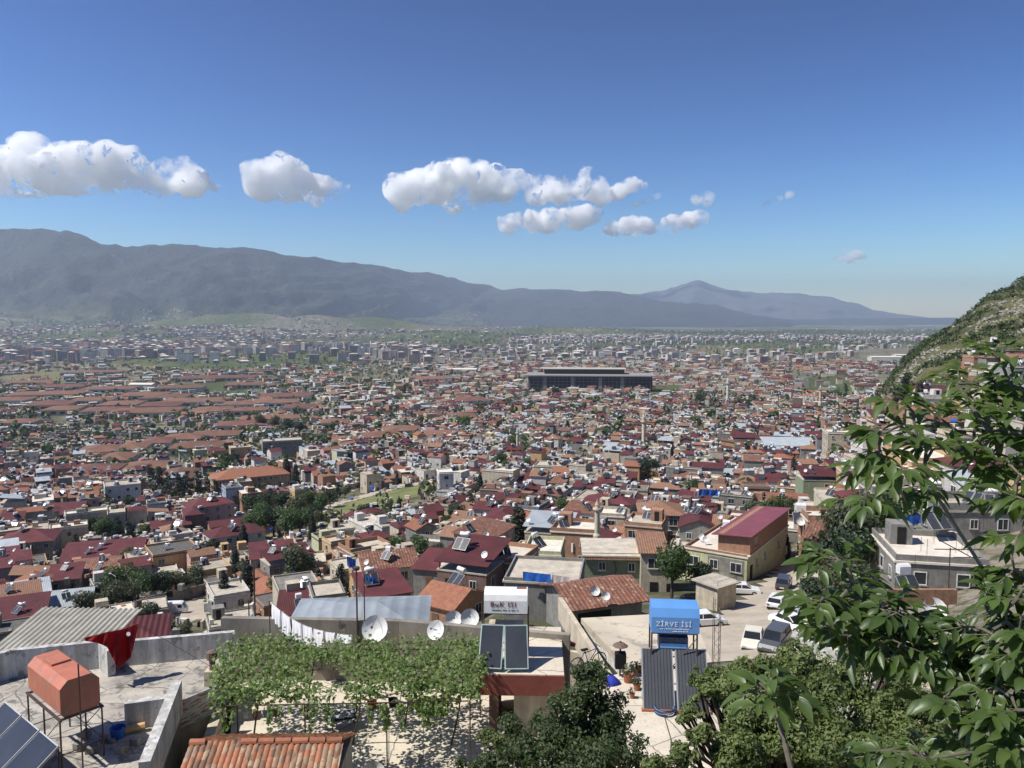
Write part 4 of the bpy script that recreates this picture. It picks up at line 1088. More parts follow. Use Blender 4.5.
# ------------------------------------------------------------ placed trees
TP = [('cypress_tree',518,556,9.4,'tallest dark cypress standing among maroon roofs','tall dark cypress'),('cypress_tree',248,604,9.5,'right one of two slim cypresses by the white box house',None),('cypress_tree',225,612,8.2,'left slim cypress by the white box house',None),
 ('pine_tree',342,606,7,'young fir beside the grey block house',None),('cypress_tree',399,514,6,'small cypress at the lower meadow edge',None),('cypress_tree',287,487,15,None,None),('cypress_tree',296,488,12,None,None),('cypress_tree',480,498,9,'small cypress among maroon roofs by the meadow road',None),
 ('broadleaf_tree',302,588,9,'round dark tree behind the laundry line',None),('broadleaf_tree',672,598,6.5,'dense round tree right of the green house','dense round tree'),('broadleaf_tree',700,594,4.2,'small round tree beside the pale yellow house',None),('broadleaf_tree',649,480,9,'tall tree under the tall pale minaret',None),
 ('broadleaf_tree',609,469,6.5,None,None),('broadleaf_tree',692,500,6.5,None,None),('broadleaf_tree',730,514,5,None,None),('broadleaf_tree',777,524,6.5,None,None),('broadleaf_tree',792,520,5,None,None),('broadleaf_tree',760,520,4.5,None,None),
 ('broadleaf_tree',860,590,9,None,None),('broadleaf_tree',880,575,9,None,None),('broadleaf_tree',868,556,8,None,None),('broadleaf_tree',845,600,8,None,None),('broadleaf_tree',838,632,6,None,None),('broadleaf_tree',815,622,4.5,None,None),('broadleaf_tree',856,560,8,None,None),
 ('pine_tree',906,414,11,'dark spreading cedar under the hill houses',None),('pine_tree',893,412,9,None,None),('pine_tree',920,416,9,None,None)]
for u, v, r in [(x, y, h) for x, y, h in ((98,612,6),(112,616,7),(128,612,6),(142,604,7),(155,602,7),(168,598,6),(120,600,8),(138,598,7),(184,597,6),(196,592,6),(90,620,6),(100,634,5),(150,628,5),(166,642,4))]: TP.append(('broadleaf_tree',u,v,r,None,None))
for u, v, r in ((262,528,9),(274,536,10),(288,542,10),(300,538,9),(250,518,9),(312,528,8),(322,516,8),(268,514,9),(330,508,7),(295,524,9),(282,516,9),(310,512,8),(240,512,8),(255,540,9),(345,500,6)): TP.append(('broadleaf_tree',u,v,r,None,None))
for u, v, r in ((160,497,13),(168,502,12),(178,503,12),(188,501,12),(198,500,12),(208,498,10),(215,502,9),(150,490,12)): TP.append(('pine_tree',u,v,r,None,None))
for u, v, r in ((92,540,8),(104,544,8),(118,540,7),(128,546,7),(76,556,6),(140,530,8)): TP.append((R.choice(['broadleaf_tree','pine_tree']),u,v,r,None,None))
for u, v, r in ((262,430,14),(275,432,14),(288,434,14),(300,436,12),(250,428,12),(555,398,14),(700,408,16),(560,450,10),(500,470,8),(420,392,16),(405,398,16),(845,396,14),(640,520,4)): TP.append((R.choice(['broadleaf_tree','pine_tree']),u,v,r,None,None))
for kn, u, v, h, lab, lm in TP:
    p = at(u, v); h *= 1.18; tree(kn, p.x, p.y, h, lab, z=p.z-.2)
    occ_add(p.x, p.y, min(4.2, h*.33)); keep(p.x, p.y, 3.5)
    if lm: LAND.append((lm, p+Vector((0,0,h*.5))))
LAND.append(('meadow', Vector((*MEADOW[2], gz(*MEADOW[2])))))
# ------------------------------------------------------------ the rest of the town
SLOTS = ['cream','white','grey','pink','ochre','brick','lime','brown'] ; RS = ['maroon','orange','oldtile','concrete','white','steel','rust','slate','greyflat']
AW = [mat('block wall '+k, c, windows=True, scale=.05, var=0) for k, c in (('sand',(.50,.43,.34)),('white',(.68,.65,.60)),('rose',(.48,.36,.32)),('grey',(.36,.36,.36)))]
FM = [W[k] for k in SLOTS]+[ROOF[k] for k in RS]+AW+[TANKW, PANEL]
far = MB(); tanks = MB(); ftree = MB()
def inst(G, M4, wslot, rslot):
    for k, g in G.items():
        if isinstance(g, MB): far.add(g.V, [], 0); n = len(far.V)-len(g.V)
        else: continue
        # transform appended verts
        for i in range(n, len(far.V)): far.V[i] = tuple(M4 @ Vector(far.V[i]))
        s = rslot if k == 'roof' else wslot
        far.F.extend([tuple(i+n for i in f) for f in g.F]); far.M.extend([s]*len(g.F))
def blocked(x, y, r):
    if inpoly(x, y, MEADOW) or inpoly(x, y, STREET) or inpoly(x, y, VANLOT): return True
    for p_ in ROADS:
        if inpoly(x, y, p_): return True
    return occ_hit(x, y, r)
def simple_tree(x, y, z, h, mb, n=12, m=0):
    for _ in range(n):
        v = Vector((R.gauss(0,1), R.gauss(0,1), R.gauss(0,1))).normalized(); c = Vector((x, y, z+h*.55))+Vector((v.x*h*.33, v.y*h*.33, v.z*h*.36))
        q = (v+Vector((R.uniform(-.6,.6), R.uniform(-.6,.6), R.uniform(-.3,.8)))).to_track_quat('Z', 'Y'); s = h*R.uniform(.13,.24)*(.55 if n > 30 else 1)
        ax = q @ Vector((s,0,0)); ay = q @ Vector((0,s,0)); mb.quad(c-ax, c-ay, c+ax, c+ay, m=m)
cands = []
for (ang, ulo, uhi) in ((30,-80,430),(-20,430,820),(-8,820,1110)):
    a = radians(ang); ca, sa = cos(a), sin(a)
    for (r0, r1, cell) in ((75,150,8.2),(150,280,7.3),(280,450,7.8),(450,700,9),(700,1250,11.8),(1250,2000,17)):
        n = int(r1*1.3/cell)+2
        for i in range(-n, n):
            for j in range(-n, n):
                x = (i*ca-j*sa)*cell; y = (i*sa+j*ca)*cell
                if not (r0 <= y < r1): continue
                u = 512+F*x/y
                if not (ulo <= u < uhi): continue
                if i % 7 == 0 and R.random() < .75: continue
                if u < 330 and y < 128: continue
                if 330 <= u < 840 and y < 122: continue
                if u > 820 and y < 85: continue
                cands.append((y, x+R.uniform(-1.1,1.1), y+R.uniform(-1.1,1.1), ang, cell, u))
cands.sort(key=lambda t: t[0])
def zone(u, y):
    if u > 875 and y > 80:
        lim = interp([(875,600),(885,275),(905,250),(925,240),(950,252),(970,266),(1024,272),(1110,255)], u)
        if y > lim and y < 1500: return 'none'
    if u < 330 and 560 < y < 1600: return 'halls'
    if y > 1250 and u < 420: return 'mix'
    return 'town'
nth = len(BUILT); ntree = NT[0]
for (_, x, y, ang, cell, u) in cands:
    z = zone(u, y)
    if z == 'none': continue
    gn = noise.noise(Vector((x/70, y/70, 2.2)))
    ptree = .10+(.16 if gn > .12 else 0)+(.17 if y > 420 else 0)+(.10 if u < 330 else 0)
    if z == 'halls': ptree = .45
    if z == 'mix': ptree = .6
    if z == 'town' and y > 650: ptree += .1
    if 1000 < y < 1300 and 500 < u < 700: ptree = .35
    if y > 600 and fieldmask(x, y) > .5 and y < 3200: 
        if R.random() < .9: continue
    if R.random() < ptree:
        if blocked(x, y, 1.5): continue
        h = R.uniform(3.5,7.5); kn = R.choice(['broadleaf_tree']*5+['pine_tree','cypress_tree'])
        if ntree < 250 and y < 420 and R.random() < .8:
            tree(kn, x, y, h*(1.3 if kn == 'cypress_tree' else 1)); ntree += 1
        elif y > 200: simple_tree(x, y, gz(x, y), h*R.uniform(1,1.6), ftree, 40 if y < 420 else 16 if y < 900 else 9, R.randrange(3))
        continue
    if z == 'halls' and R.random() < .30: continue
    if z == 'mix' and R.random() < .72: continue
    w_ = cell*R.uniform(.68,.98); d_ = cell*R.uniform(.66,.95)
    if y < 330 and R.random() < .2: w_ = cell*R.uniform(1.3,1.7)
    rad = min(w_, d_)*.40
    if blocked(x, y, rad): continue
    low = False; _D = H0-gz(x, y); _k = _D/(_D-5.5)*1.03; _h = False
    for kk in (1+(_k-1)*.35, 1+(_k-1)*.7, _k, _k*1.04):
        if inpoly(x*kk, y*kk, MEADOW) or inpoly(x*kk, y*kk, VANLOT) or inpoly(x*kk, y*kk, STREET): _h = True
    if not _h and y < 520:
        for vx, vy, vr in VIS:
            if vy > y and vy < y*1.35:
                for kk in (1+(_k-1)*.5, 1+(_k-1)*.75, _k, _k*1.03):
                    if (x*kk-vx)**2+(y*kk-vy)**2 < (vr+2.5)**2: low = True; break
    if _h:
        if R.random() < .5 and inpoly(x*1.03, y*1.03, MEADOW) is False and not blocked(x, y, 1): simple_tree(x, y, gz(x, y), 2.0, ftree, 10, 2)
        continue
    rz = radians(ang+R.uniform(-7,7)+(90 if R.random() < .3 else 0))
    h = R.choice([3.0,3.2,3.4,3.6,5.4,6.0,6.2,8.5 if y > 250 else 5.8])
    if z in ('halls',): h = R.choice([3.5,4,6])
    if u > 850: h = min(h, 5.4)
    if low: h = 2.5
    wall = R.choices(SLOTS, [22,22,24,4,5,15,3,5])[0]
    wts = [22,8,12,20,18,5,4,4,7] if y < 900 else [15,5,10,22,17,4,2,9,18]
    if z == 'halls': wts = [7,5,9,18,10,5,2,20,26]
    if u > 640 and y < 400: wts = [19,9,16,20,18,6,5,3,6]
    roof = R.choices(RS, wts)[0]
    if low: roof = R.choice(['concrete','white','slate'])
    rt = {'maroon':R.choice(['shed','canopy','hip','gable']),'orange':R.choice(['gable','hip']),'oldtile':R.choice(['gable','hip','shed']),'concrete':'flat','white':'flat','steel':R.choice(['shed','canopy']),'rust':'shed','slate':'flat','greyflat':'flat'}[roof]
    if nth < 290 and y < 330:
        nh = R.choices([0,1,2,3],[24,38,28,10])[0]; nd = R.choices([0,1,2],[55,32,13])[0]
        house(x, y, rz, w_, d_, h, wall, roof, rt, heaters=0 if low else nh, dishes=0 if low else nd, parapet=.25 if low else R.choice([.3,.6,.9])); nth += 1
        if u < 0 or u > 1024: pass
        continue
    rad = min(w_, d_)*.46; occ_add(x, y, rad)
    G, top = house_geo(w_, d_, h, rt, .35, simple=y > 300, base=2.5, parapet=.5)
    M4 = Matrix.Translation((x, y, gz(x, y))) @ Matrix.Rotation(rz, 4, 'Z')
    inst(G, M4, SLOTS.index(wall), 8+RS.index(roof))
    if y < 650:   # dark openings and balconies on the facades
        for s in range(max(1, int(h/2.9))):
            for side in range(3):
                L = w_ if side == 0 else d_
                for q in range(int(L/3)):
                    if R.random() < .3: continue
                    t = (q+.5)/int(L/3)*L-L/2; zc = 1.6+s*2.9; c = [(t,-d_/2-.03,zc),(-w_/2-.03,t,zc),(w_/2+.03,t,zc)][side]
                    e1 = (.5,0,0) if side == 0 else (0,.5,0); e1 = Vector(e1); c = Vector(c)
                    far.add([M4 @ (c-e1-Vector((0,0,.6))), M4 @ (c+e1-Vector((0,0,.6))), M4 @ (c+e1+Vector((0,0,.6))), M4 @ (c-e1+Vector((0,0,.6)))], [(0,1,2,3)], 15)
    if y < 900 and rt == 'flat':
        for q in range(R.choice([1,2,3])):
            lx, ly = R.uniform(-.35,.35)*w_, R.uniform(-.35,.35)*d_
            far.box((lx, ly, h+.8), (R.uniform(.8,3), R.uniform(.8,3), R.uniform(.8,2.2)), R.choice([0,1,2,5,7]), 0, M4)
    if y < 1500:
        for q in range(R.choices([0,1,2,3],[20,38,30,12])[0] if y < 800 else R.choice([0,1])):
            lx, ly = R.uniform(-.4,.4)*w_, R.uniform(-.4,.4)*d_; zt = top(lx, ly); a = R.uniform(-1,1)
            Mh = M4 @ Matrix.Translation((lx, ly, zt)) @ Matrix.Rotation(a, 4, 'Z')
            tanks.box((0,.5,1.6),(1.3,.6,.6),0,0,Mh); tanks.add([(-1,-.9,.1),(1,-.9,.1),(1,.4,1.3),(-1,.4,1.3)], [(0,1,2,3)], 1, Mh)
            if R.random() < .4: tanks.box((1.3,.3,1.0),(.7,.7,1.1),0,0,Mh)
# loose roof and yard clutter
clut = MB(); CM = [W['white'], W['grey'], W['brick'], DARK, BLUE, ROOF['rust'], W['cream'], METAL, W['brown']]
for (_, x, y, ang, cell, u) in cands:
    if y > 520 or zone(u, y) == 'none': continue
    for _k in range(5 if y < 260 else 3):
        px, py = x+R.uniform(-5,5), y+R.uniform(-5,5)
        if inpoly(px, py, MEADOW) or inpoly(px, py, STREET) or inpoly(px, py, VANLOT): continue
        s_ = R.uniform(.3,1.5); clut.box((px, py, gz(px, py)+R.choice([.4,.6,2.2,3.2])), (s_, R.uniform(.2,1.4), R.uniform(.3,2.2)), R.choices(range(9), [5,6,4,2,.5,2,4,2,2])[0], R.uniform(0,3))
o = clut.obj('yard_clutter', CM); kind(o, 'stuff'); o['label'] = 'jumble of boxes, low walls and junk in the yards between houses'
# apartment belts out on the plain
nap = 0
cell = 31
for i in range(-190, 190):
    for j in range(60, 270):
        x = i*cell+R.uniform(-10,10); y = j*cell+R.uniform(-10,10)
        if y < 1950: continue
        u = 512+F*x/y
        if u < -40 or u > 960: continue
        if u > 860 and y < 3000: continue
        f = fieldmask(x, y)
        n1 = noise.fractal(Vector((x/700, y/800, 4.4)), .8, 2, 3)
        belt = exp(-((y-2600)/600.0)**2)*(1.5 if u < 300 else .5) + exp(-((y-4300)/900.0)**2)*.7 + .22*exp(-((y-2100)/500.0)**2) + .12
        if u > 700: belt *= .75
        if y > 5200: belt *= .45
        if u > 330: belt *= .62
        if R.random() > belt*(1.0+1.3*n1)*(1-.85*(f > .5)): 
            if R.random() < .5+.3*n1:
                simple_tree(x, y, gz(x, y), R.uniform(7,13), ftree, 7, R.randrange(3))
                if R.random() < .5: simple_tree(x+R.uniform(-16,16), y+R.uniform(-16,16), gz(x, y), R.uniform(7,12), ftree, 6, R.randrange(3))
            continue
        tall = R.random() < (.55 if 2200 < y < 4800 else .25)
        w_ = R.uniform(11,26); d_ = R.uniform(11,18); h = (R.uniform(18,30) if y < 3700 and u < 420 else R.uniform(10,19)) if tall else R.uniform(4,9)
        rz = radians(R.choice([10,14,-6,20])+R.uniform(-5,5))
        G, top = house_geo(w_, d_, h, 'flat' if R.random() < .55 else 'hip', .4, simple=True, base=2)
        M4 = Matrix.Translation((x, y, gz(x, y))) @ Matrix.Rotation(rz, 4, 'Z')
        if tall and y < 3300 and nap < 110:
            nap += 1
            T = thing('apartment_block', '', 'apartment block', M4.translation, rz, 'apartment blocks on the plain')
            G['wall'].obj('wall', AW[R.choice([0,1,1,2,3])], T); G['roof'].obj('roof', ROOF[R.choice(['concrete','white','orange','slate'])], T)
            auto_label(T, R.choice(['tall pale apartment block','plain slab apartment block']), M4.translation)
        else: inst(G, M4, 17+R.choice([0,1,1,2,3]), 8+R.choices([0,1,3,4,7],[1,2.2,3,3,1])[0])
from mathutils.bvhtree import BVHTree
bv = BVHTree.FromPolygons([v_.co[:] for v_ in MBVH[0].vertices], [p_.vertices[:] for p_ in MBVH[0].polygons])
for _ in range(5200):
    u = R.uniform(-20, 640); y = R.uniform(5600, 8600)*(1+1.2/(1+exp(-(u-440)/75.0))); x = (u-512)/F*y
    if noise.noise(Vector((x/900, y/700, 6))) < .02+.0*u: continue
    hit = bv.ray_cast(Vector((x, y, 3000)), Vector((0,0,-1)))
    z = gz(x, y)
    if hit[0] is not None: z = max(z, hit[0].z)
    if z > 210: continue
    G, top = house_geo(R.uniform(10,24), R.uniform(10,16), R.uniform(5,13), 'flat', .4, simple=True, base=6)
    inst(G, Matrix.Translation((x, y, z)) @ Matrix.Rotation(R.uniform(-.3,.5), 4, 'Z'), R.choice([0,1,1,2]), 8+R.choice([1,3,4,4]))
o = far.obj('distant_houses', FM); kind(o, 'stuff'); o['label'] = 'mass of small distant houses covering the valley floor'
o = tanks.obj('distant_rooftop_tanks', [TANKW, PANEL]); kind(o, 'stuff'); o['label'] = 'white tanks and panels dotting the distant roofs'
o = ftree.obj('distant_trees', LG); kind(o, 'stuff'); o['label'] = 'scattered green trees between the distant houses'
# scrub and outcrops on the rocky hill
rk = MB(); sc = MB(); ROCK = mat('limestone outcrop', (.30,.28,.235), (.19,.175,.15), scale=.8, spots=(.16,.15,.13), spot_th=.62, var=0)
for _ in range(26000):
    y = R.uniform(300,640); u = R.uniform(872,1120); x = (u-512)/F*y
    if zone(u, y) != 'none' or occ_hit(x, y, 2): continue
    z = gz(x, y); n1 = noise.fractal(Vector((x/38, y/38, 9)), .8, 2, 4)
    if n1 > .16 and R.random() < .3:
        s = R.uniform(.3,1.3); b_ = [Vector((R.uniform(-1,1), R.uniform(-1,1), R.uniform(-.5,1)))*s for _ in range(6)]
        vs = [Vector((s,0,0)),Vector((0,s,0)),Vector((-s,0,0)),Vector((0,-s,0)),Vector((0,0,s)),Vector((0,0,-s))]
        vs = [Vector((x, y, z))+a*.8+q*.45 for a, q in zip(vs, b_)]; rk.add(vs, [(0,1,4),(1,2,4),(2,3,4),(3,0,4),(1,0,5),(2,1,5),(3,2,5),(0,3,5)])
    elif n1 < .0 and R.random() < .45: simple_tree(x, y, z-.3, R.uniform(1,3.2), sc, 6, R.randrange(3))
o = rk.obj('rock_outcrops', ROCK); kind(o, 'stuff'); o['label'] = 'pale limestone rocks on the green hillside'
o = sc.obj('hill_scrub', LG); kind(o, 'stuff'); o['label'] = 'low dark scrub on the rocky hillside'
print('COUNT houses', len(BUILT), 'heaters', NH, 'dishes', ND, 'trees', NT, 'apts', nap, 'far verts', len(far.V))
# ================================================================ foreground roofs
CONC = mat('terrace concrete', (.47,.43,.365), (.27,.25,.22), scale=.8, spots=(.17,.16,.145), spot_th=.52, var=0, bump=.01, crack=True)
PALEF = mat('pale terrace screed', (.62,.55,.44), (.50,.44,.35), scale=.7, spots=(.36,.32,.26), spot_th=.58, var=0, bump=.006, crack=True)
WWASH = mat('whitewashed wall', (.66,.65,.62), (.48,.47,.45), scale=1.3, spots=(.26,.25,.23), spot_th=.56, var=0, bump=.012, streak=.5)
STAINW = mat('stained grey wall', (.30,.27,.22), (.16,.145,.12), scale=.9, spots=(.08,.075,.07), spot_th=.58, var=0, stretch=(1,1,.6))
REDT = mat('red oxide tank paint', (.52,.17,.095), (.42,.13,.08), scale=1.6, rough=.55, spots=(.34,.22,.13), spot_th=.57, var=0, streak=.25, bump=.008)
LINTEL = mat('faded red paint', (.24,.075,.055), (.18,.055,.042), scale=2.5, spots=(.38,.28,.22), spot_th=.62, var=0)
CLOTHW = mat('white cotton', (.90,.89,.91), (.82,.81,.85), scale=3, rough=.9, var=.03)
REDC = mat('red cloth', (.30,.010,.016), (.24,.008,.012), scale=3, rough=.8, trans=(.5,.02,.02), var=0)
TERRA = mat('terracotta', (.38,.15,.08), (.28,.11,.06), scale=4, var=.2)
RUSTW = mat('rusted white sheet', (.55,.58,.60), (.45,.48,.5), scale=1.5, spots=(.30,.10,.05), spot_th=.50, var=0, stretch=(.6,.6,4))
ASB = mat('weathered fibre cement', (.44,.42,.36), (.30,.285,.245), scale=.6, spots=(.2,.19,.165), spot_th=.6, var=0)
def polyprism(pts, ztop, th):
    n = len(pts); mb = MB()
    a = sum(pts[i][0]*pts[(i+1) % n][1]-pts[(i+1) % n][0]*pts[i][1] for i in range(n))
    if a < 0: pts = pts[::-1]
    vs = [(p[0], p[1], ztop) for p in pts]+[(p[0], p[1], ztop-th) for p in pts]
    mb.add(vs, [tuple(range(n)), tuple(range(n, 2*n))[::-1]]+[(i, i+n, (i+1) % n+n, (i+1) % n) for i in range(n)])
    return mb
def wallseg(a, b_, h, t, z):
    mb = MB(); a = Vector((a[0], a[1], 0)); b_ = Vector((b_[0], b_[1], 0)); c = (a+b_)/2; d = b_-a
    mb.box((c.x, c.y, z+h/2), (d.length, t, h), 0, atan2(d.y, d.x)); return mb
Z = lambda dep: H0-dep
# ---- left terrace
fl = [P(-90,706,12),P(12,677,12),P(104,667,12),P(235,655,12),P(211,690,12),P(180,701,12),P(138,800,12),P(-90,800,12)]
o_ = P(100,700,12)
T = thing('roof_terrace', 'stained concrete roof terrace with whitewashed parapet beneath the red tank', 'roof terrace', (0,0,0)); LAND.append(('red water tank', P(66,690,11)))
polyprism(fl, Z(12), .25).obj('floor', CONC, T); polyprism([p*.0+Vector((p.x, p.y, 0)) for p in fl], Z(12.25), 7).obj('wall', W['grey'], T)
for a, b_, h, t in ((fl[0],fl[1],.95,.22),(fl[1],fl[2],.95,.22),(fl[2],fl[3],.88,.2)): wallseg(a, b_, h, t, Z(12)).obj('parapet', WWASH, T)
wallseg(P(103,668,12), P(112,676,12), .9, .25, Z(12)).obj('pier', WWASH, T)
wallseg(P(126,728,12), P(168,722,12), .8, .3, Z(12)).obj('low_wall', WWASH, T)
wallseg(P(178,712,12), P(146,800,12), 1.0, .28, Z(12)).obj('low_wall', WWASH, T)
q = P(213,684,12); MB().box((q.x,q.y,Z(11.75)),(.42,.42,.5)).obj('pillar', W['cream'], T); MB().lathe((q.x,q.y,Z(11.5)),[(.1,0),(.1,.3),(.17,.35),(.17,.6),(.08,.66),(0,.66)],0,10).obj('pillar_cap', W['brown'], T)
rb = MB()
# rubble and oddments on the terrace
for k in range(10):
    q = P(R.uniform(80,140), R.uniform(735,755), 12); s_ = R.uniform(.12,.3)
    o = MB().box((0,0,s_*.4),(s_,s_*R.uniform(.6,1.2),s_*.8)).obj('stone_block', W['grey'], None, q, R.uniform(0,3)); tag(o, 'loose stone block on the terrace floor behind the red tank', 'stone', 'loose blocks behind the red tank')
q = P(118,737,12); o = MB().lathe((0,0,0),[(0,.0),(.17,0),(.22,.3),(.2,.3),(.16,.03),(0,.03)],0,16).obj('bucket', BLUE, None, q, smooth=False); tag(o, 'small blue bucket on the stained terrace', 'bucket')
q = P(131,735,12); o = MB().tube((-.25,0,.12),(.3,.25,.16),.11,0,8).obj('log', W['ochre'], None, q); tag(o, 'short pale log beside the blue bucket', 'log')
# ---- red water tank on its stand
q = P(61,719,10.55); rz = radians(49.5)
T = thing('water_tank', 'big rusty red eight sided water tank on a thin steel stand', 'water tank', (q.x,q.y,Z(12)), rz)
c = .2; w_, L_, h_ = 1.0, 2.35, .98; prof = [(0,c*.6),(0,h_-c),(c,h_),(w_-c,h_),(w_,h_-c),(w_,c*.6),(w_-.08,0),(.08,0)]
MB().prism(prof,0,2,1,0,L_,0,None,(0,0,1.45)).obj('body', REDT, T)
m = MB(); m.box((.5,1.55,1.45+h_+.03),(.5,.6,.05)); m.obj('hatch', REDT, T)
for lx in (-.03,1.03):
    for ly in (0,1.15,2.35): MB().tube((lx,ly,0),(lx,ly,1.45),.024,0,5).obj('leg', METAL, T)
m = MB()
for lx in (-.03,1.03): m.box((lx,1.17,1.42),(.06,2.5,.05)); m.tube((lx,0,.5),(lx,2.35,.5),.016,0,4); m.tube((lx,0,1.4),(lx,1.15,.5),.014,0,4)
for ly in (0,2.35): m.box((.5,ly,1.42),(1.06,.06,.05)); m.tube((-.03,ly,.45),(1.03,ly,.45),.016,0,4)
m.obj('frame', METAL, T)
q = P(83,768,11.6); p2 = PD(84,664,q.y); o = MB().tube((0,0,-.5),(0,0,p2.z-q.z),.022,0,6).obj('pipe', METAL, None, q); tag(o, 'thin upright steel pipe before the red tank end', 'pipe')
# ---- dark collectors in the corner
a = P(6,702,10.8); b_ = P(60,747,10.8); e_ = (b_-a); e_.z = 0; Ld = e_.length; e_.normalize(); rz = atan2(e_.y, e_.x)
T = thing('solar_panel_array', 'three dark solar panels side by side on a rack by the red tank', 'solar panels', (a.x,a.y,Z(12)), rz)
for k in range(3):
    A = Matrix.Translation((Ld*(k+.5)/3, 0, 1.2)) @ Matrix.Rotation(radians(36), 4, 'X')
    m = MB(); m.box((0,-1.0,0),(Ld/3-.07,2.0,.07),1,0,A); m.box((0,-1.0,.04),(Ld/3-.13,1.94,.012),0,0,A); m.obj('panel', [PANEL, GALV], T)
m = MB()
for lx in (.1,Ld/2,Ld-.1): m.tube((lx,0,0),(lx,0,1.15),.025,0,5); m.tube((lx,-1.6,0),(lx,0,1.15),.02,0,5)
m.tube((0,-.05,1.12),(Ld,-.05,1.12),.025,0,5); m.obj('frame', METAL, T)
# ---- corrugated roof and maroon hip beyond the parapet
def corrugated(name, c, rz, w_, d_, tilt, pitch, amp, m, label, cat='roof', wallm=None, h=4):
    T = thing(name, label, cat, c, rz); mb = MB(); nx = int(w_/pitch*6); ny = 6
    for j in range(ny+1):
        for i in range(nx+1):
            x = -w_/2+w_*i/nx; y = d_*j/ny; mb.V.append((x, y, y*tan(tilt)+amp*sin(2*pi*x/pitch)+(.02 if j % 3 == 2 else 0)))
    N = len(mb.V); mb.V += [(a, b_, z-.03) for a, b_, z in mb.V]
    for j in range(ny):
        for i in range(nx):
            k = j*(nx+1)+i; mb.F.append((k,k+1,k+nx+2,k+nx+1)); mb.F.append((N+k,N+k+nx+1,N+k+nx+2,N+k+1)); mb.M += [0,0]
    mb.obj('roof', m, T)
    MB().box((0,d_/2,-h/2-.25),(w_-.6,d_-.5,h)).obj('wall', wallm or W['grey'], T); return T
p0 = P(26,668,15.6)
corrugated('shed', (p0.x,p0.y,Z(15.6)), radians(-3), 5.3, 5.2, radians(9), .28, .045, ASB, 'shed with pale corrugated fibre cement roof behind the white parapet', 'shed')
house(P(112,632,16.5).x, P(112,632,16.5).y+1, radians(20), 4.2, 4.2, 3, 'grey', 'maroon', 'hip', 'small maroon hipped roof behind the hanging red cloth', z0=Z(20), wins=None, rise=.9, occ=False)
# ---- red flag cloth on the line
tops = [(84,638),(97,635),(108,632),(118,630),(127,628),(138,624)]; bots = [(85,641),(98,643),(107,647),(118,669),(131,657),(138,628)]
mb = MB(); n = 30; rows = 8; g = lambda L, t: (lambda f, i: (L[i][0]*(1-f)+L[i+1][0]*f, L[i][1]*(1-f)+L[i+1][1]*f))(min(t*5, 4.999) % 1, int(min(t*5, 4.999)))
for sg in (0,1):
    for j in range(rows+1):
        for i in range(n+1):
            t = i/n; s_ = j/rows; a = g(tops, t); b_ = g(bots, t); u, v = a[0]*(1-s_)+b_[0]*s_, a[1]*(1-s_)+b_[1]*s_
            mb.V.append(tuple(PD(u, v, 24.6+t*.9+.15*sin(t*26+s_*2)*(.2+s_)+.07*sin(t*51+1)*s_+sg*.012)))
N = (rows+1)*(n+1)
for j in range(rows):
    for i in range(n):
        k = j*(n+1)+i; mb.F += [(k,k+1,k+n+2,k+n+1),(N+k,N+k+n+1,N+k+n+2,N+k+1)]; mb.M += [0,0]
o = mb.obj('flag', REDC, smooth=True); tag(o, 'drooping red cloth with white mark hung over the parapet', 'flag')
q = PD(128.5,634,25.1); e = MB(); e.lathe((0,0,0),[(0.0,0),(.07,0),(.07,.01),(0,.01)],0,12,Matrix.Rotation(pi/2,4,'X')); e.obj('emblem', CLOTHW, o, q)
def wire(name, pts, r, label, cat='cable', m=METAL, sag=0.0, group=None):
    mb = MB()
    for a, b_ in zip(pts, pts[1:]):
        a = Vector(a); b_ = Vector(b_); prev = a
        for k in range(1, 9):
            t = k/8; p = a.lerp(b_, t)-Vector((0,0,sag*4*t*(1-t))); mb.tube(prev, p, r, 0, 4, caps=False); prev = p
    o = mb.obj(name, m); return tag(o, label, cat, group)
wire('clothes_line', [PD(40,652,24.5), PD(84,638,24.6), PD(138,624,25.5), PD(213,668,26)], .008, 'thin line that carries the red cloth over the terrace', 'clothes line')
# ---- rusted awning and low strip wall between the terraces
m = MB(); qs = [CAM+(q_-CAM)*.975 for q_ in (P(180,701,12.0),P(213,687,12.0),P(217,712,12.9),P(182,728,12.9))]; nn = (qs[1]-qs[0]).cross(qs[3]-qs[0]).normalized()*.03
m.add([*qs]+[p+nn for p in qs], BOXF); o = m.obj('awning', RUSTW); tag(o, 'rusty white sheet awning beside the whitewashed diagonal wall', 'awning')
a, b_ = P(221,704,12.7), P(206,748,12.7); o = wallseg(a, b_, 1.6, .3, Z(14.2)).obj('side_wall', W['cream']); tag(o, 'narrow cream side wall between awning and vine terrace', 'wall')
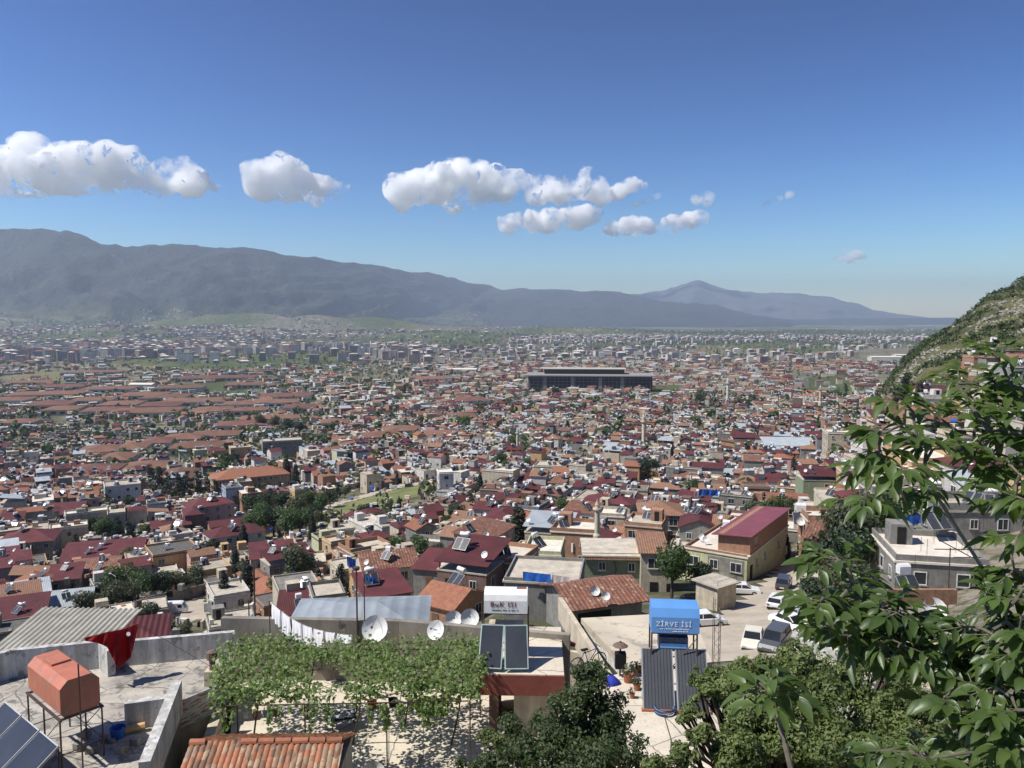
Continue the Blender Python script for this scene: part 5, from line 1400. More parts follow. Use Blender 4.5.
# ---- old tiled roof at the very bottom
a = P(190,743,10.5); b_ = P(344,741,10.5); e_ = b_-a; e_.z = 0; Lr = e_.length; rz = atan2(e_.y, e_.x)
T = thing('tiled_shed', 'shed with mossy old pantile roof and loose ridge tiles', 'shed', a, rz); pt = .145; nx = int(Lr/pt*8); sl = radians(24)
TILE = mat('old pantile', (.33,.16,.09), (.22,.115,.075), scale=2, var=0, spots=(.14,.11,.085), spot_th=.58, tiles=(7.0, [(.36,.15,.08),(.20,.13,.09),(.42,.31,.20),(.17,.105,.075),(.43,.18,.10),(.30,.22,.15)]))
for sgn, nm in ((-1,'roof'),(1,'rear_roof')):
    m = MB(); ny = 14; rl = 2.1
    for j in range(ny*2):
        r_ = j//2; y = (r_+(j % 2)*.98)*rl/ny; lift = .02 if j % 2 else 0
        for i in range(nx+1):
            x = -.0+Lr*i/nx; ph = (x/pt) % 1; zz = .045*abs(sin(pi*ph))**.7
            m.V.append((x-(y*.45 if False else 0), sgn*y*cos(sl), -y*sin(sl)+zz-lift+.02*(j % 2 == 0)))
    for j in range(ny*2-1):
        for i in range(nx):
            k = j*(nx+1)+i; m.F.append((k,k+1,k+nx+2,k+nx+1) if sgn > 0 else (k,k+nx+1,k+nx+2,k+1)); m.M.append(0)
    m.obj(nm, TILE, T, smooth=False)
for k in range(9):
    if k in (1,2): continue
    x = k*Lr/9+.2; m = MB(); m.tube((x-.19,0,.0),(x+.19,0,.015),.10,0,10,r2=.085); m.obj('ridge_tile', TERRA, T)
MB().box((Lr/2,0,-1.75),(Lr-.2,3.2,2.0)).obj('wall', W['cream'], T)
# ---- vine terrace
flp = [P(240,645,13.3),P(478,652,13.3),P(548,700,13.3),P(570,810,13.3),P(222,810,13.3)]
T = thing('vine_terrace', 'pale roof terrace under the vine with a stained rear wall', 'roof terrace', (0,0,0)); LAND.append(('vine pergola', P(350,670,11)))
polyprism(flp, Z(13.3), .3).obj('floor', PALEF, T); polyprism(flp, Z(13.6), 7).obj('wall', W['grey'], T)
m = wallseg(P(226,618,11), P(400,617.5,11), .25, .3, Z(11.25)); m = MB()
a, b_, c_ = P(222,617,11), P(400,620,11), P(570,634,11)
for p_, q_ in ((a,b_),(b_,c_)): wallseg(p_, q_, 2.6, .25, Z(13.6)).obj('rear_wall', STAINW, T)
def pole(u, v0, v1, dist, r, label, cap=False):
    p = PD(u, v0, dist); t = PD(u, v1, dist); m = MB(); m.tube((0,0,-.3),(0,0,t.z-p.z),r,0,7); T = thing('iron_pole', label, 'pole', p); m.obj('shaft', METAL, T)
    if cap: MB().lathe((0,0,t.z-p.z-.05),[(0,0),(.12,.02),(.13,.12),(0,.16)],0,10).obj('cap', METAL, T)
pole(357.5,642,569,28,.032,'iron pole with blunt cap, left of the close pair', True); pole(365,642,573,28,.022,'thinner iron pole, right of the close pair')
pole(256,650,566,28.5,.035,'iron pole left of the white laundry'); pole(250,650,600,28.8,.025,'short leaning stub pole left of the laundry pole')
pole(270.5,650,601,27,.02,'thin post that holds the laundry line')
# vine canopy and its frame
zc = Z(11.0)
T = thing('pergola', 'thin steel pergola frame that carries the grape vine', 'pergola', (0,0,0))
fr_ = P(222,706,11.0); fr2 = P(470,701,11.0); bk = P(232,648,11.0); bk2 = P(480,650,11.0)
def onl(a, b_, t): return Vector((a.x+(b_.x-a.x)*t, a.y+(b_.y-a.y)*t, 0))
for t in (.0,.06,.33,.66,1.0):
    p = onl(fr_, fr2, t); MB().tube((p.x,p.y,Z(13.3)),(p.x,p.y,zc),.022,0,5).obj('post', METAL, T)
for t in (.0,.5,1.0):
    p = onl(bk, bk2, t); MB().tube((p.x,p.y,Z(13.3)),(p.x,p.y,zc),.022,0,5).obj('post', METAL, T)
for a, b_ in ((fr_,fr2),(bk,bk2)): MB().tube(a, b_, .02, 0, 5).obj('beam', METAL, T)
for k in range(8): MB().tube(onl(fr_,fr2,k/7)+Vector((0,0,zc)), onl(bk,bk2,k/7)+Vector((0,0,zc)), .012, 0, 4).obj('beam', METAL, T)
VL = leafmat('vine leaf', (.15,.215,.05), (.08,.13,.034), (.26,.38,.06), scale=2.5)
T = thing('grape_vine', 'leafy green grape vine spread over the steel pergola', 'vine', (0,0,0))
def vleaf(mb, p, nn, s, a):
    q = nn.to_track_quat('Z','Y'); pts = []
    for k, rr_ in enumerate((1,.62,.95,.6,.85,.6,.95,.62)): pts.append(p+q @ Vector((cos(a+k*pi/4)*s*rr_, sin(a+k*pi/4)*s*rr_, (.15 if k % 2 else -.05)*s)))
    n = len(mb.V); mb.V += [tuple(x) for x in pts]; mb.F += [(n,n+1,n+2,n+3,n+4,n+5,n+6,n+7)]; mb.M.append(0)
mb = MB(); rr = random.Random(4)
for k in range(10500):
    s_, t = rr.uniform(-.06,1.04), rr.uniform(-.12,1.16)
    if t < .0+.11*noise.noise(Vector((s_*14, 3, 0))) or t > 1.06+.13*noise.noise(Vector((s_*11, 7, 0))): continue
    a = onl(fr_, fr2, s_); b_ = onl(bk, bk2, s_); p = a.lerp(b_, t)
    uv = pix(Vector((p.x,p.y,zc))); n1 = noise.noise(Vector((p.x*.9, p.y*.9, 1.5))); n2 = noise.noise(Vector((p.x*2.7, p.y*2.7, 4)))
    hole = exp(-(((uv[0]-328)/17)**2+((uv[1]-681)/15)**2))+.6*exp(-(((uv[0]-395)/16)**2+((uv[1]-700)/8)**2))
    if n1*.5+n2*.7-hole*1.3+.25 < rr.uniform(-.18,.12): continue
    z = zc+.12+.45*rr.gauss(0,.4)+.18*n1-(.35*rr.random() if rr.random() < .12 else 0)
    z += .22*noise.noise(Vector((p.x*1.3, p.y*1.3, 9)))
    vleaf(mb, Vector((p.x+rr.uniform(-.1,.1), p.y, z)), Vector((rr.gauss(0,.5), rr.gauss(0,.5)-.25, 1)).normalized(), rr.uniform(.045,.085), rr.uniform(0,6.3))
for k in range(26):     # hanging shoots along the front
    a = onl(fr_, fr2, rr.random()); L_ = rr.uniform(.2,.8)
    for i in range(int(L_*34)): vleaf(mb, Vector((a.x+rr.uniform(-.08,.08), a.y-.1+rr.uniform(-.1,.1), zc-L_*rr.random())), Vector((rr.gauss(0,.6),-.7,.5)).normalized(), rr.uniform(.035,.075), rr.uniform(0,6))
for k in range(500):
    uu = rr.gauss(433,9); p = P(uu, rr.uniform(698,716), 11.3+rr.random()*.9); vleaf(mb, p, Vector((rr.gauss(0,.6),-.7,.6)).normalized(), rr.uniform(.04,.08), rr.uniform(0,6))
mb.obj('foliage', VL, T)
st = MB()
for k in range(5):
    p = onl(bk, bk2, .1+.2*k).lerp(onl(fr_, fr2, .1+.2*k), rr.random()*.7); s1 = MB(); limb(s1, (p.x,p.y,Z(13.3)), (p.x+.4,p.y-.3,zc), .035,.02, 5, rr=rr); s1.obj('stem', TRUNK, T)
for k in range(46):
    s_ = rr.random(); a = onl(fr_, fr2, s_).lerp(onl(bk, bk2, s_), rr.random()); a.z = zc+.03; b_ = a+Vector((rr.uniform(-1.2,1.2), rr.uniform(-.8,.8), rr.uniform(-.05,.2))); limb(st, a, b_, .012,.006, 4, rr=rr)
st.obj('tendrils', TRUNK, T)['kind'] = 'stuff'
# laundry line
lp = [(270.5,602),(281,611),(291,618),(302,624),(313,628),(324,631),(336,633),(352,635)]
wire('clothes_line', [PD(u, v, 28.3-.03*(u-270)) for u, v in lp], .007, 'sagging line that carries the white laundry', 'clothes line')
for k in range(7):
    a = PD(lp[k][0]+1, lp[k][1], 28.3-.03*(lp[k][0]-270)); b_ = PD(lp[k+1][0]-.6, lp[k+1][1]-.3, 28.3-.03*(lp[k+1][0]-270))
    drape('white_cloth', a, b_, [.62,.75,.72,.66,.6,.35,.3][k], CLOTHW, ['highest white cloth at the left end of the laundry line','second white cloth from the post on the laundry line','third white cloth from the post on the laundry line','middle white cloth on the laundry line','fifth white cloth from the post on the laundry line','short white cloth last but one on the line','short white cloth at the low right end of the line'][k], 'cloth', .06, 10, .02, 'white laundry on the sagging line', .01)
# dishes along the rear wall
def bigdish(u, v, dist, rpx, label, rz=-.1, logo=None):
    s_ = rpx/F*dist/.45; p = PD(u, v, dist); T = place_dish(p-Vector((0,0,.78*s_)), '', rz, s_, label)
    if logo:
        e = MB(); e.tube((-.13,-.33,.88),(.13,-.33,.88),.018,0,4); e.tube((-.1,-.31,.82),(.1,-.31,.82),.01,0,4); e.obj('emblem', mat('faded blue print', (.12,.13,.3), var=0), T)
    return T
bigdish(377,627,27.4,13.5,'largest white dish on the stained rear wall'); bigdish(439,629,27.2,10,'dish with faded blue emblem left of the painted tank', -.5, True)
bigdish(453,618,33,8.5,'white dish behind the rear wall, left of a close pair', .2); bigdish(469.5,617,33,9.5,'white dish behind the rear wall, right of a close pair', .1)
bigdish(373,772,21.5,13,'white dish rim at the foot of the vine terrace', .2); bigdish(456,687,24.5,6,'small round white dish under the red lintel', .0)
bigdish(932,608,60,12,'large white dish before the wide pale flat roof', -.2); bigdish(543,604,60,6,'small dish','.0' if False else 0.0) if False else None
q = PD(234,636,29); T = thing('water_tank', 'round topped white plastic tank at the end of the rear wall', 'water tank', q, .2)
MB().prism([(-.42,0),(-.42,.38),(-.3,.6),(0,.68),(.3,.6),(.42,.38),(.42,0)],0,2,1,-.35,.35,0,None,(0,0,-.15)).obj('body', TANKW, T); MB().lathe((0,0,.5),[(.14,0),(.14,.08),(0,.08)],0,10).obj('lid', TANKW, T)
# things lying on the vine terrace
q = P(343,716,12.9); T = thing('folding_table', 'small table under a crumpled grey cover on the vine terrace', 'table', (q.x,q.y,Z(13.3)), .3)
MB().box((0,0,.42),(.8,.55,.05)).obj('tabletop', DARK, T)
for sx in (-.35,.35):
    for sy in (-.22,.22): MB().tube((sx,sy,0),(sx,sy,.4),.02,0,5).obj('leg', METAL, T)
m = MB(); 
for i in range(9):
    for j in range(7): m.V.append((-.45+.9*i/8, -.3+.6*j/6, .47+.05*sin(i*2.1+j)+.04*sin(j*3.3)-(.12 if i in (0,8) or j in (0,6) else 0)))
for i in range(8):
    for j in range(6): k = i*7+j; m.F.append((k,k+7,k+8,k+1)); m.M.append(0)
o = m.obj('cover', mat('grey patterned cloth', (.5,.5,.55), (.16,.16,.2), scale=9, var=0), None, (q.x,q.y,Z(13.3)), .3); tag(o, 'crumpled grey white cover on the small table', 'cloth')
for k, (u, v, c_, lab) in enumerate(((248,715,'white','white towel on the low line left of the vine terrace'),(257,715,'pink','pink striped cloth on the low line'),(266,714,'blue','pale blue cloth on the low line'),(275,713,'brown','dark cloth at the right end of the low line'))):
    a = PD(u-4, v-4, 23.4); b_ = PD(u+4.5, v-4.5, 23.4); drape('hung_cloth', a, b_, .22+.04*(k % 2), W[c_], lab, 'cloth', .05, 8, 0, 'clothes on the low line')
for k, (u, v, m_, lab) in enumerate(((412,708,W['green'],'green crate on the vine terrace'),(393,706,DARK,'dark tub in the vine shade'),(372,708,REDC,'little red pot under the vine'),(446,700,W['brown'],'brown box under the vine edge'),(425,712,W['white'],'white tub under the vine edge'))):
    q = P(u, v, 13.3); o = MB().lathe((0,0,0),[(0,0),(.13,0),(.17,.26),(.14,.26),(.11,.03),(0,.03)],0,12 if k != 0 else 4).obj('tub', m_, None, q); tag(o, lab, 'tub')
# ---- small hut with red lintel carrying the first painted heater
c_ = P(521.5,674,11.2); T = thing('lintel_hut', 'low hut with faded red lintel under the white painted tank', 'hut', (c_.x,c_.y,Z(13.3)), radians(-2)); LAND.append(('white painted tank', PD(505,604,26)))
wd = 88/F*c_.y
MB().box((0,1.9,2.05),(wd,3.9,.12)).obj('roof', PALEF, T); MB().box((0,.0,1.75),(wd+.05,.16,.66)).obj('lintel', LINTEL, T)
MB().box((.5,1.2,.2),(wd-1.2,2.0,3.6)).obj('wall', W['cream'], T)
MB().box((-.9,1.3,.2),(.3,2.0,3.6)).obj('wall', W['brown'], T)
MB().box((0,3.9,.3),(wd,.2,3.4)).obj('rear_wall', W['grey'], T)
def text(parent, body, size, loc, rot, m, name='lettering'):
    c = bpy.data.curves.new(name, 'FONT'); c.body = body; c.size = size; c.align_x = 'CENTER'; c.align_y = 'CENTER'; c.extrude = .004; c.space_character = 1.22
    c.materials.append(m); ob = bpy.data.objects.new(name, c); COL.objects.link(ob); bpy.context.view_layer.update(); dg = bpy.context.evaluated_depsgraph_get(); me_ = bpy.data.meshes.new_from_object(ob.evaluated_get(dg)); bpy.data.objects.remove(ob)
    o = bpy.data.objects.new(name, me_); COL.objects.link(o); o.parent = parent; o.location = loc; o.rotation_euler = rot; return o
INKR = mat('dark red ink', (.22,.03,.05), var=0); INKW = mat('white ink', (.85,.87,.9), var=0); INKG = mat('grey green ink', (.12,.16,.16), var=0); INKD = mat('dim blue ink', (.03,.06,.12), var=0)
def small_marks(parent, x0, x1, y, z, h, m, seed):
    rr = random.Random(seed); mb = MB(); x = x0
    while x < x1:
        w_ = rr.uniform(.5,1.1)*h; mb.box((x+w_/2, y, z), (w_, .006, h*rr.uniform(.6,1))); x += w_+h*(.35 if rr.random() < .8 else 1.1)
    mb.obj('small_print', m, parent)
# painted heater, white
q = P(503,673,11.2); T = thing('painted_solar_heater', 'solar heater with rusty white tank lettered in red above two panels', 'solar heater', (q.x,q.y,Z(11.2)+.1), radians(-3))
TW2 = mat('chipped white tank', (.78,.78,.76), (.66,.66,.64), scale=3, spots=(.24,.11,.07), spot_th=.66, var=0, rough=.45)
prof = [(-.36,.0),(-.36,.42),(-.30,.6),(-.12,.74),(.12,.74),(.3,.6),(.36,.42),(.36,0)]
tk = MB().prism(prof,1,2,0,-.70,.72,0,None,(0.02,1.25,1.50)).obj('tank', TW2, T)
text(tk, 'BuK ISI', .235, (-.05,.878,1.80), (pi/2,0,0), INKR); small_marks(tk, -.42,.40,.884,1.61,.05,INKG,3)
m = MB(); m.box((.54,1.25,2.242),(.32,.2,.008)); m.obj('rust_patch', LINTEL, tk)
for sx, tz in ((-.43,-.05),(.43,.08)):
    A = Matrix.Translation((sx,.02,.02)) @ Matrix.Rotation(tz,4,'Z') @ Matrix.Rotation(radians(52),4,'X')
    m = MB(); m.box((0,.70,0),(.76,1.4,.07),1,0,A); m.box((0,.70,.04),(.68,1.32,.012),0,0,A); m.obj('panel', [PANEL, mat('pale green frame',(.35,.45,.42),var=0)], T)
m = MB()
for sx in (-.74,.76):
    for sy in (.92,1.55): m.tube((sx,sy,0),(sx,sy,1.52),.024,0,5)
    m.tube((sx,.0,0),(sx,.95,1.2),.018,0,4)
for sy in (.92,1.55): m.tube((-.74,sy,1.48),(.76,sy,1.48),.024,0,5); m.tube((-.74,sy,.5),(.76,sy,.5),.018,0,5)
m.obj('frame', METAL, T)
MB().prism([(-.2,0),(-.2,.3),(.2,.3),(.2,0)],1,2,0,-.55,.6,0,None,(0,1.4,.72)).obj('lower_tank', W['cream'], T)
# ---- blue painted heater on the pale terrace
fl2 = [P(560,706,11.4),P(606,677,11.4),P(640,668,11.4),P(738,671,11.4),P(800,760,11.4),P(850,830,11.4),P(530,830,11.4)]
T = thing('pale_terrace', 'plain pale roof terrace that carries the blue lettered tank', 'roof terrace', (0,0,0))
polyprism(fl2, Z(11.4), .3).obj('floor', PALEF, T); polyprism(fl2, Z(11.7), 8).obj('wall', W['cream'], T)
q = P(676,711,11.4); T = thing('painted_solar_heater', 'solar heater with blue lettered tank above two tall grey panels', 'solar heater', (q.x,q.y,Z(11.4)), radians(-5)); LAND.append(('blue lettered tank', PD(676,618,23)))
BL = mat('blue tank enamel', (.12,.30,.62), (.10,.26,.56), scale=1, rough=.4, var=0)
zt = 2.05
tk = MB().prism([(-.4,.0),(-.4,.48),(-.28,.72),(.28,.80),(.4,.55),(.4,.0)],1,2,0,-.71,.71,0,None,(.03,1.1,zt)).obj('tank', BL, T)
text(tk, 'ZİRVE İSİ', .20, (-.02,.69,zt+.27), (pi/2,0,0), INKW); small_marks(tk, -.42,.40,.694,zt+.13,.035,INKW,5); small_marks(tk, -.05,.40,.694,zt+.06,.03,INKW,6)
lt = MB().prism([(-.25,.0),(-.25,.42),(.1,.5),(.3,.45),(.3,0)],1,2,0,-.43,.43,0,None,(.0,1.1,zt-.62)).obj('lower_tank', mat('dark blue enamel', (.03,.07,.16), rough=.4, var=0), T)
text(lt, 'ZİRVE İSİ', .13, (0,.842,zt-.29), (pi/2,0,0), INKD)
m = MB(); m.box((0,.83,zt-.44),(.8,.03,.14)); m.obj('pale_band', mat('light blue band',(.2,.45,.8),var=0), lt)
for k, sx in enumerate((-.50,.50)):
    A = Matrix.Translation((sx,-.05+.0*k,.05)) @ Matrix.Rotation(radians(57),4,'X')
    m = MB(); m.box((0,.85,0),(.93,1.75,.08),1,0,A); m.box((0,.85,.045),(.86,1.68,.012),0,0,A)
    for j in range(9): m.box((-.38+.095*j,.85,.054),(.008,1.66,.006),2,0,A)
    m.obj('panel', [mat('ribbed collector grey', (.085,.09,.098), (.07,.075,.082), scale=.8, rough=.35, var=0), GALV, DARK], T)
    MB().box((sx,-.06,.04),(1.0,.14,.07)).obj('plinth', TERRA, T)
m = MB()
for sx in (-.66,.68):
    for sy in (.75,1.45): m.tube((sx,sy,0),(sx,sy,zt),.028,0,5)
    m.tube((sx,-.0,0),(sx,.95,1.5),.02,0,4)
for sy in (.75,1.45): m.tube((-.66,sy,zt-.03),(.68,sy,zt-.03),.028,0,5); m.tube((-.66,sy,1.0),(.68,sy,1.0),.018,0,5)
m.tube((-.66,.75,.2),(.68,.75,1.9),.014,0,4); m.obj('frame', METAL, T)
# hose coil, pots, odds and ends on the pale terrace
q = P(664,712,11.4); m = MB(); rr = random.Random(2)
for k in range(9):
    r_ = .27+.03*rr.random(); zz = .02+.018*k; cxx, cyy = rr.uniform(-.03,.03), rr.uniform(-.03,.03)
    for i in range(24):
        a0, a1 = 2*pi*i/24, 2*pi*(i+1)/24; m.tube((cxx+r_*cos(a0),cyy+r_*sin(a0),zz),(cxx+r_*cos(a1),cyy+r_*sin(a1),zz),.013,k % 2,5,caps=False)
o = m.obj('hose_coil', [mat('hose dark blue', (.02,.05,.13), rough=.4, var=0), mat('hose light', (.2,.3,.45), rough=.4, var=0)], None, q); tag(o, 'coiled dark blue hose before the tall grey panels', 'hose')
wire('hose', [P(664,715,11.38), P(671,740,11.38), P(669,790,11.38)], .012, 'thin dark hose trailing from the coil across the terrace', 'hose')
POTS = [(628,682,.17,'large terracotta pot at the front of the pot row'),(634,676,.13,'terracotta pot right of the large pot'),(640,672,.11,'small brown pot at the rear of the pot row'),(637,690,.12,'dark tall pot beside the left grey panel'),(632,698,.09,'little orange pot at the foot of the left panel')]
for u, v, s_, lab in POTS:
    q = P(u, v, 11.4); T = thing('plant_pot', lab, 'plant pot', q); MB().lathe((0,0,0),[(0,0),(s_*.7,0),(s_,s_*1.7),(s_*.85,s_*1.7),(0,s_*1.4)],0,12).obj('pot', TERRA, T)
    T2 = crown_mesh('leaves', [(0,0,s_*2.4,s_*1.3,1.0)], 90, s_*.35, LG[2], int(u)); link('plant', T2, T)
for k, (u, v, m_, lab) in enumerate(((611,683,mat('royal blue cloth',(.03,.05,.38),var=0),'royal blue cloth heap by the terrace corner'),(600,684,W['grey'],'grey rag heap left of the blue heap'),(645,699,W['white'],'white jug at the left panel foot'))):
    q = P(u, v, 11.4); m = MB(); rr = random.Random(k+3)
    m.lathe((0,0,0),[(.28,0),(.25,.1),(.12,.2),(0,.24)] if k < 2 else [(0,0),(.1,0),(.12,.2),(.05,.3),(0,.3)],0,12); m.V = [(a+rr.uniform(-.04,.04)*(k < 2), b_+rr.uniform(-.04,.04)*(k < 2), c*rr.uniform(.8,1.2)) for a, b_, c in m.V]
    o = m.obj(['blue_cloth','rag_heap','water_jug'][k], m_, None, q, smooth=True); tag(o, lab, ['cloth','cloth','jug'][k])
q = P(620,676,11.4); T = thing('parasol', 'small dark parasol stand by the white window wall', 'parasol', q)
MB().tube((0,0,0),(0,0,1.15),.03,0,6).obj('pole', METAL, T); MB().lathe((0,0,0),[(.26,1.0),(.14,1.08),(0,1.12)],0,8).obj('canopy', W['brown'], T)
MB().box((0,-.05,.55),(.34,.25,.5)).obj('cabinet', DARK, T)
# bicycles and scrap leaning by the low wall
def bicycle(q, rz, lab):
    T = thing('bicycle', lab, 'bicycle', q, rz)
    for sx in (-.5,.5):
        m = MB()
        for i in range(18):
            a0, a1 = 2*pi*i/18, 2*pi*(i+1)/18; m.tube((sx+.31*cos(a0),0,.33+.31*sin(a0)),(sx+.31*cos(a1),0,.33+.31*sin(a1)),.02,0,4,caps=False)
        for i in range(6): m.tube((sx,0,.33),(sx+.31*cos(i*pi/3),0,.33+.31*sin(i*pi/3)),.004,0,3)
        m.obj('wheel', TYRE, T)
    m = MB()
    for a, b_ in (((-.5,0,.33),(-.15,0,.8)),((-.5,0,.33),(0,0,.33)),((0,0,.33),(-.15,0,.85)),((0,0,.33),(.38,0,.8)),((-.15,0,.75),(.36,0,.82)),((.5,0,.33),(.36,0,.95))): m.tube(a, b_, .018, 0, 5)
    m.obj('frame', mat('bicycle violet', (.12,.08,.3), rough=.4, var=0), T); MB().box((-.16,0,.88),(.26,.12,.05)).obj('saddle', DARK, T); MB().tube((.36,-.25,.98),(.36,.25,.98),.015,0,5).obj('handlebar', METAL, T)
bicycle(P(588,672,12.9), .5, 'violet bicycle leaning by the beige wall below the window house')
# ---- beige flat roofed house with white window wall
bq = [P(581,618,13.2),P(692,612,13.2),P(712,662,13.2),P(632,672,13.2)]
T = thing('window_house', 'beige flat roofed house with white side wall and wide windows', 'house', (0,0,0)); T['group'] = 'houses of the hillside town'
polyprism(bq, Z(13.2), .25).obj('roof', mat('beige roof screed', (.56,.49,.38), (.44,.39,.31), scale=.35, spots=(.30,.27,.22), spot_th=.54, var=0), T)
inn = [Vector((sum(p.x for p in bq)/4, sum(p.y for p in bq)/4, 0))*.04+Vector((p.x, p.y, 0))*.96 for p in bq]; polyprism(inn, Z(13.46), 7).obj('wall', W['white'], T)
a, b_ = inn[0], inn[3]; d_ = (b_-a).normalized(); 
for t in (.2,.42,.64,.84):
    c_ = a.lerp(b_, t); MB().box((c_.x, c_.y, Z(14.4)), (.95,.1,.9), 0, atan2(d_.y, d_.x)).obj('window', [GLASS], T)
    MB().box((c_.x, c_.y, Z(14.9)), (1.1,.16,.07), 0, atan2(d_.y, d_.x)).obj('window_head', FRAME, T)
o = wallseg(P(560,640,14.6), P(612,678,12.6), 1.0, .2, Z(13.6)).obj('low_wall', W['cream']); tag(o, 'low beige wall beside the violet bicycle', 'wall')
# maroon lean-to behind the painted tank
m = MB(); qs = [P(519,629,13.0),P(533,626,12.9),P(584,648,13.5),P(528,641,13.9)]; m.add([*qs]+[p+Vector((0,0,.06)) for p in qs], [(0,3,2,1),(4,5,6,7),(0,1,5,4),(1,2,6,5),(2,3,7,6),(3,0,4,7)])
T = thing('lean_to', 'low lean-to with plain maroon sheet roof beside the painted tank', 'shed', (0,0,0)); m.obj('roof', mat('maroon lean-to sheet', (.16,.03,.042), (.13,.026,.035), scale=.6, var=0), T)
a, b_ = P(546,645,14.0), P(581,650,14.0); wallseg(a, b_, 4, .2, Z(18.1)).obj('wall', W['cream'], T); wallseg(P(527,642,14.2), a, 4, .2, Z(18.3)).obj('bay_shade', DARK, T)  # the black segment paints the shade inside the open bay
# lattice mast and wires
q = PD(716,662,33); tpz = PD(714,598,33).z-q.z; T = thing('lattice_mast', 'slim steel lattice mast right of the blue lettered tank', 'mast', q); m = MB()
for sx in (-.13,.13):
    for sy in (-.13,.13): m.tube((sx,sy,-3),(sx,sy,tpz),.014,0,4)
for k in range(int(tpz/.3)):
    z0 = k*.3; s_ = 1 if k % 2 else -1; m.tube((-.13*s_,-.13,z0),(.13*s_,-.13,z0+.3),.009,0,3); m.tube((.13,-.13*s_,z0),(.13,.13*s_,z0+.3),.009,0,3)
m.obj('lattice', METAL, T)
# ---- fittings around the wide pale flat roof on the right
RD = PD(948,598,64)
T = thing('antenna_mast', 'tall mast with long crossed arms before the wide pale roof', 'antenna', RD); hh = PD(948,548,64).z-RD.z
MB().tube((0,0,-2),(0,0,hh),.05,0,6).obj('pole', METAL, T)
for a, b_ in (((-1.3,0,hh-.1),(2.8,0,hh-.15)),((-1.0,0,hh+.7),(2.2,.4,hh-1.0)),((.3,0,hh-.8),(2.6,0,hh-.8))): MB().tube(a, b_, .045, 0, 5).obj('arm', METAL, T)
for k, (u, v) in enumerate(((915,566),(921,548),(927,552),(956,550),(962,548),(968,552),(934,540),(975,545),(979,530),(983,532),(987,528))):
    q = at(u, v, 4.8); o = MB().tube((0,0,-.3),(0,0,R.uniform(.8,1.4)),.02,0,4).obj('steel_rod', METAL, None, (q.x,q.y,q.z)); tag(o, 'bare steel rod standing on the wide pale flat roof', 'steel rod', 'reinforcing rods on the wide pale flat roof')
def boxheater(u, v, dist, rz, lab, s_=1.0):
    p = PD(u, v, dist); T = thing('solar_water_heater', lab, 'solar heater', p, rz, 'solar water heaters on the roofs'); heater_parts(T, 2); T.scale = (s_,)*3; return T
boxheater(906,590,62,.1,'boxy white tank on a pale A frame beside the concrete house',.85); boxheater(934,528,78,.2,'grey drum heater at the rear of the wide pale flat roof',1.2); boxheater(1003,500,110,.0,'twin panel heater on the pale green house roof',1.3); boxheater(801,524,128,-.2,'white tank heater above two dark panels at the street end',1.4)
bigdish(800,521,126,4.5,'white dish left of the street end heater')
o = wallseg(PD(884,598,60), PD(956,602,60), 1.2, .3, PD(884,604,60).z).obj('brown_wall', W['brick']); tag(o, 'low brick wall behind the large white dish', 'wall')
drape('tarpaulin', PD(893,520,84), PD(921,514,84), 1.0, BLUE, 'blue tarpaulin behind the wide pale flat roof', 'tarpaulin', .1)
_y = at(794,452,3).y-.6; drape('tarpaulin', PD(790,447,_y), PD(812,446,_y), 3.2, BLUE, 'blue tarpaulin hung under the pale metal open hall', 'tarpaulin', .3)
drape('tarpaulin', PD(699,489,175), PD(718,490,175), 1.4, BLUE, 'blue tarpaulin over the alley beyond the weathered tile roof', 'tarpaulin', .3)
drape('tarpaulin', PD(347,556,118), PD(356,560,118), 1.6, BLUE, 'blue tarpaulin bundle left of the steep maroon roof', 'tarpaulin', .2)
drape('tarpaulin', PD(365,577,100), PD(376,577,100), 1.3, BLUE, 'blue sheet bulging behind the two iron poles', 'tarpaulin', .2)
drape('red_sheet', PD(812,533,122), PD(838,530,122), 1.6, W['brick'], 'rust red sheet fence beside the street top', 'fence', .05)
# grey metal hip roof behind the rear wall, near houses left of it
HE(286,424,633,47,6.0,3.6,4,'grey',mat('plain grey blue sheet', (.30,.335,.36), (.23,.26,.285), scale=.35, rough=.5, stripe=(0,.9,.15), spots=(.2,.19,.18), spot_th=.62, var=0),'hip','low grey blue metal hip roof behind the stained rear wall','grey hip roof',wins=None,rise=.85,occ=False)
# white stepped building among the trees at lower right
HE(868,900,676,33,4,3,38,'white','white','flat','white stepped house corner glimpsed between tree and walnut leaves',None,wins=None,occ=False)
HE(905,935,690,30,5,2.5,-30,'cream','concrete','flat','beige stair block under the walnut leaves',None,wins=None,occ=False)
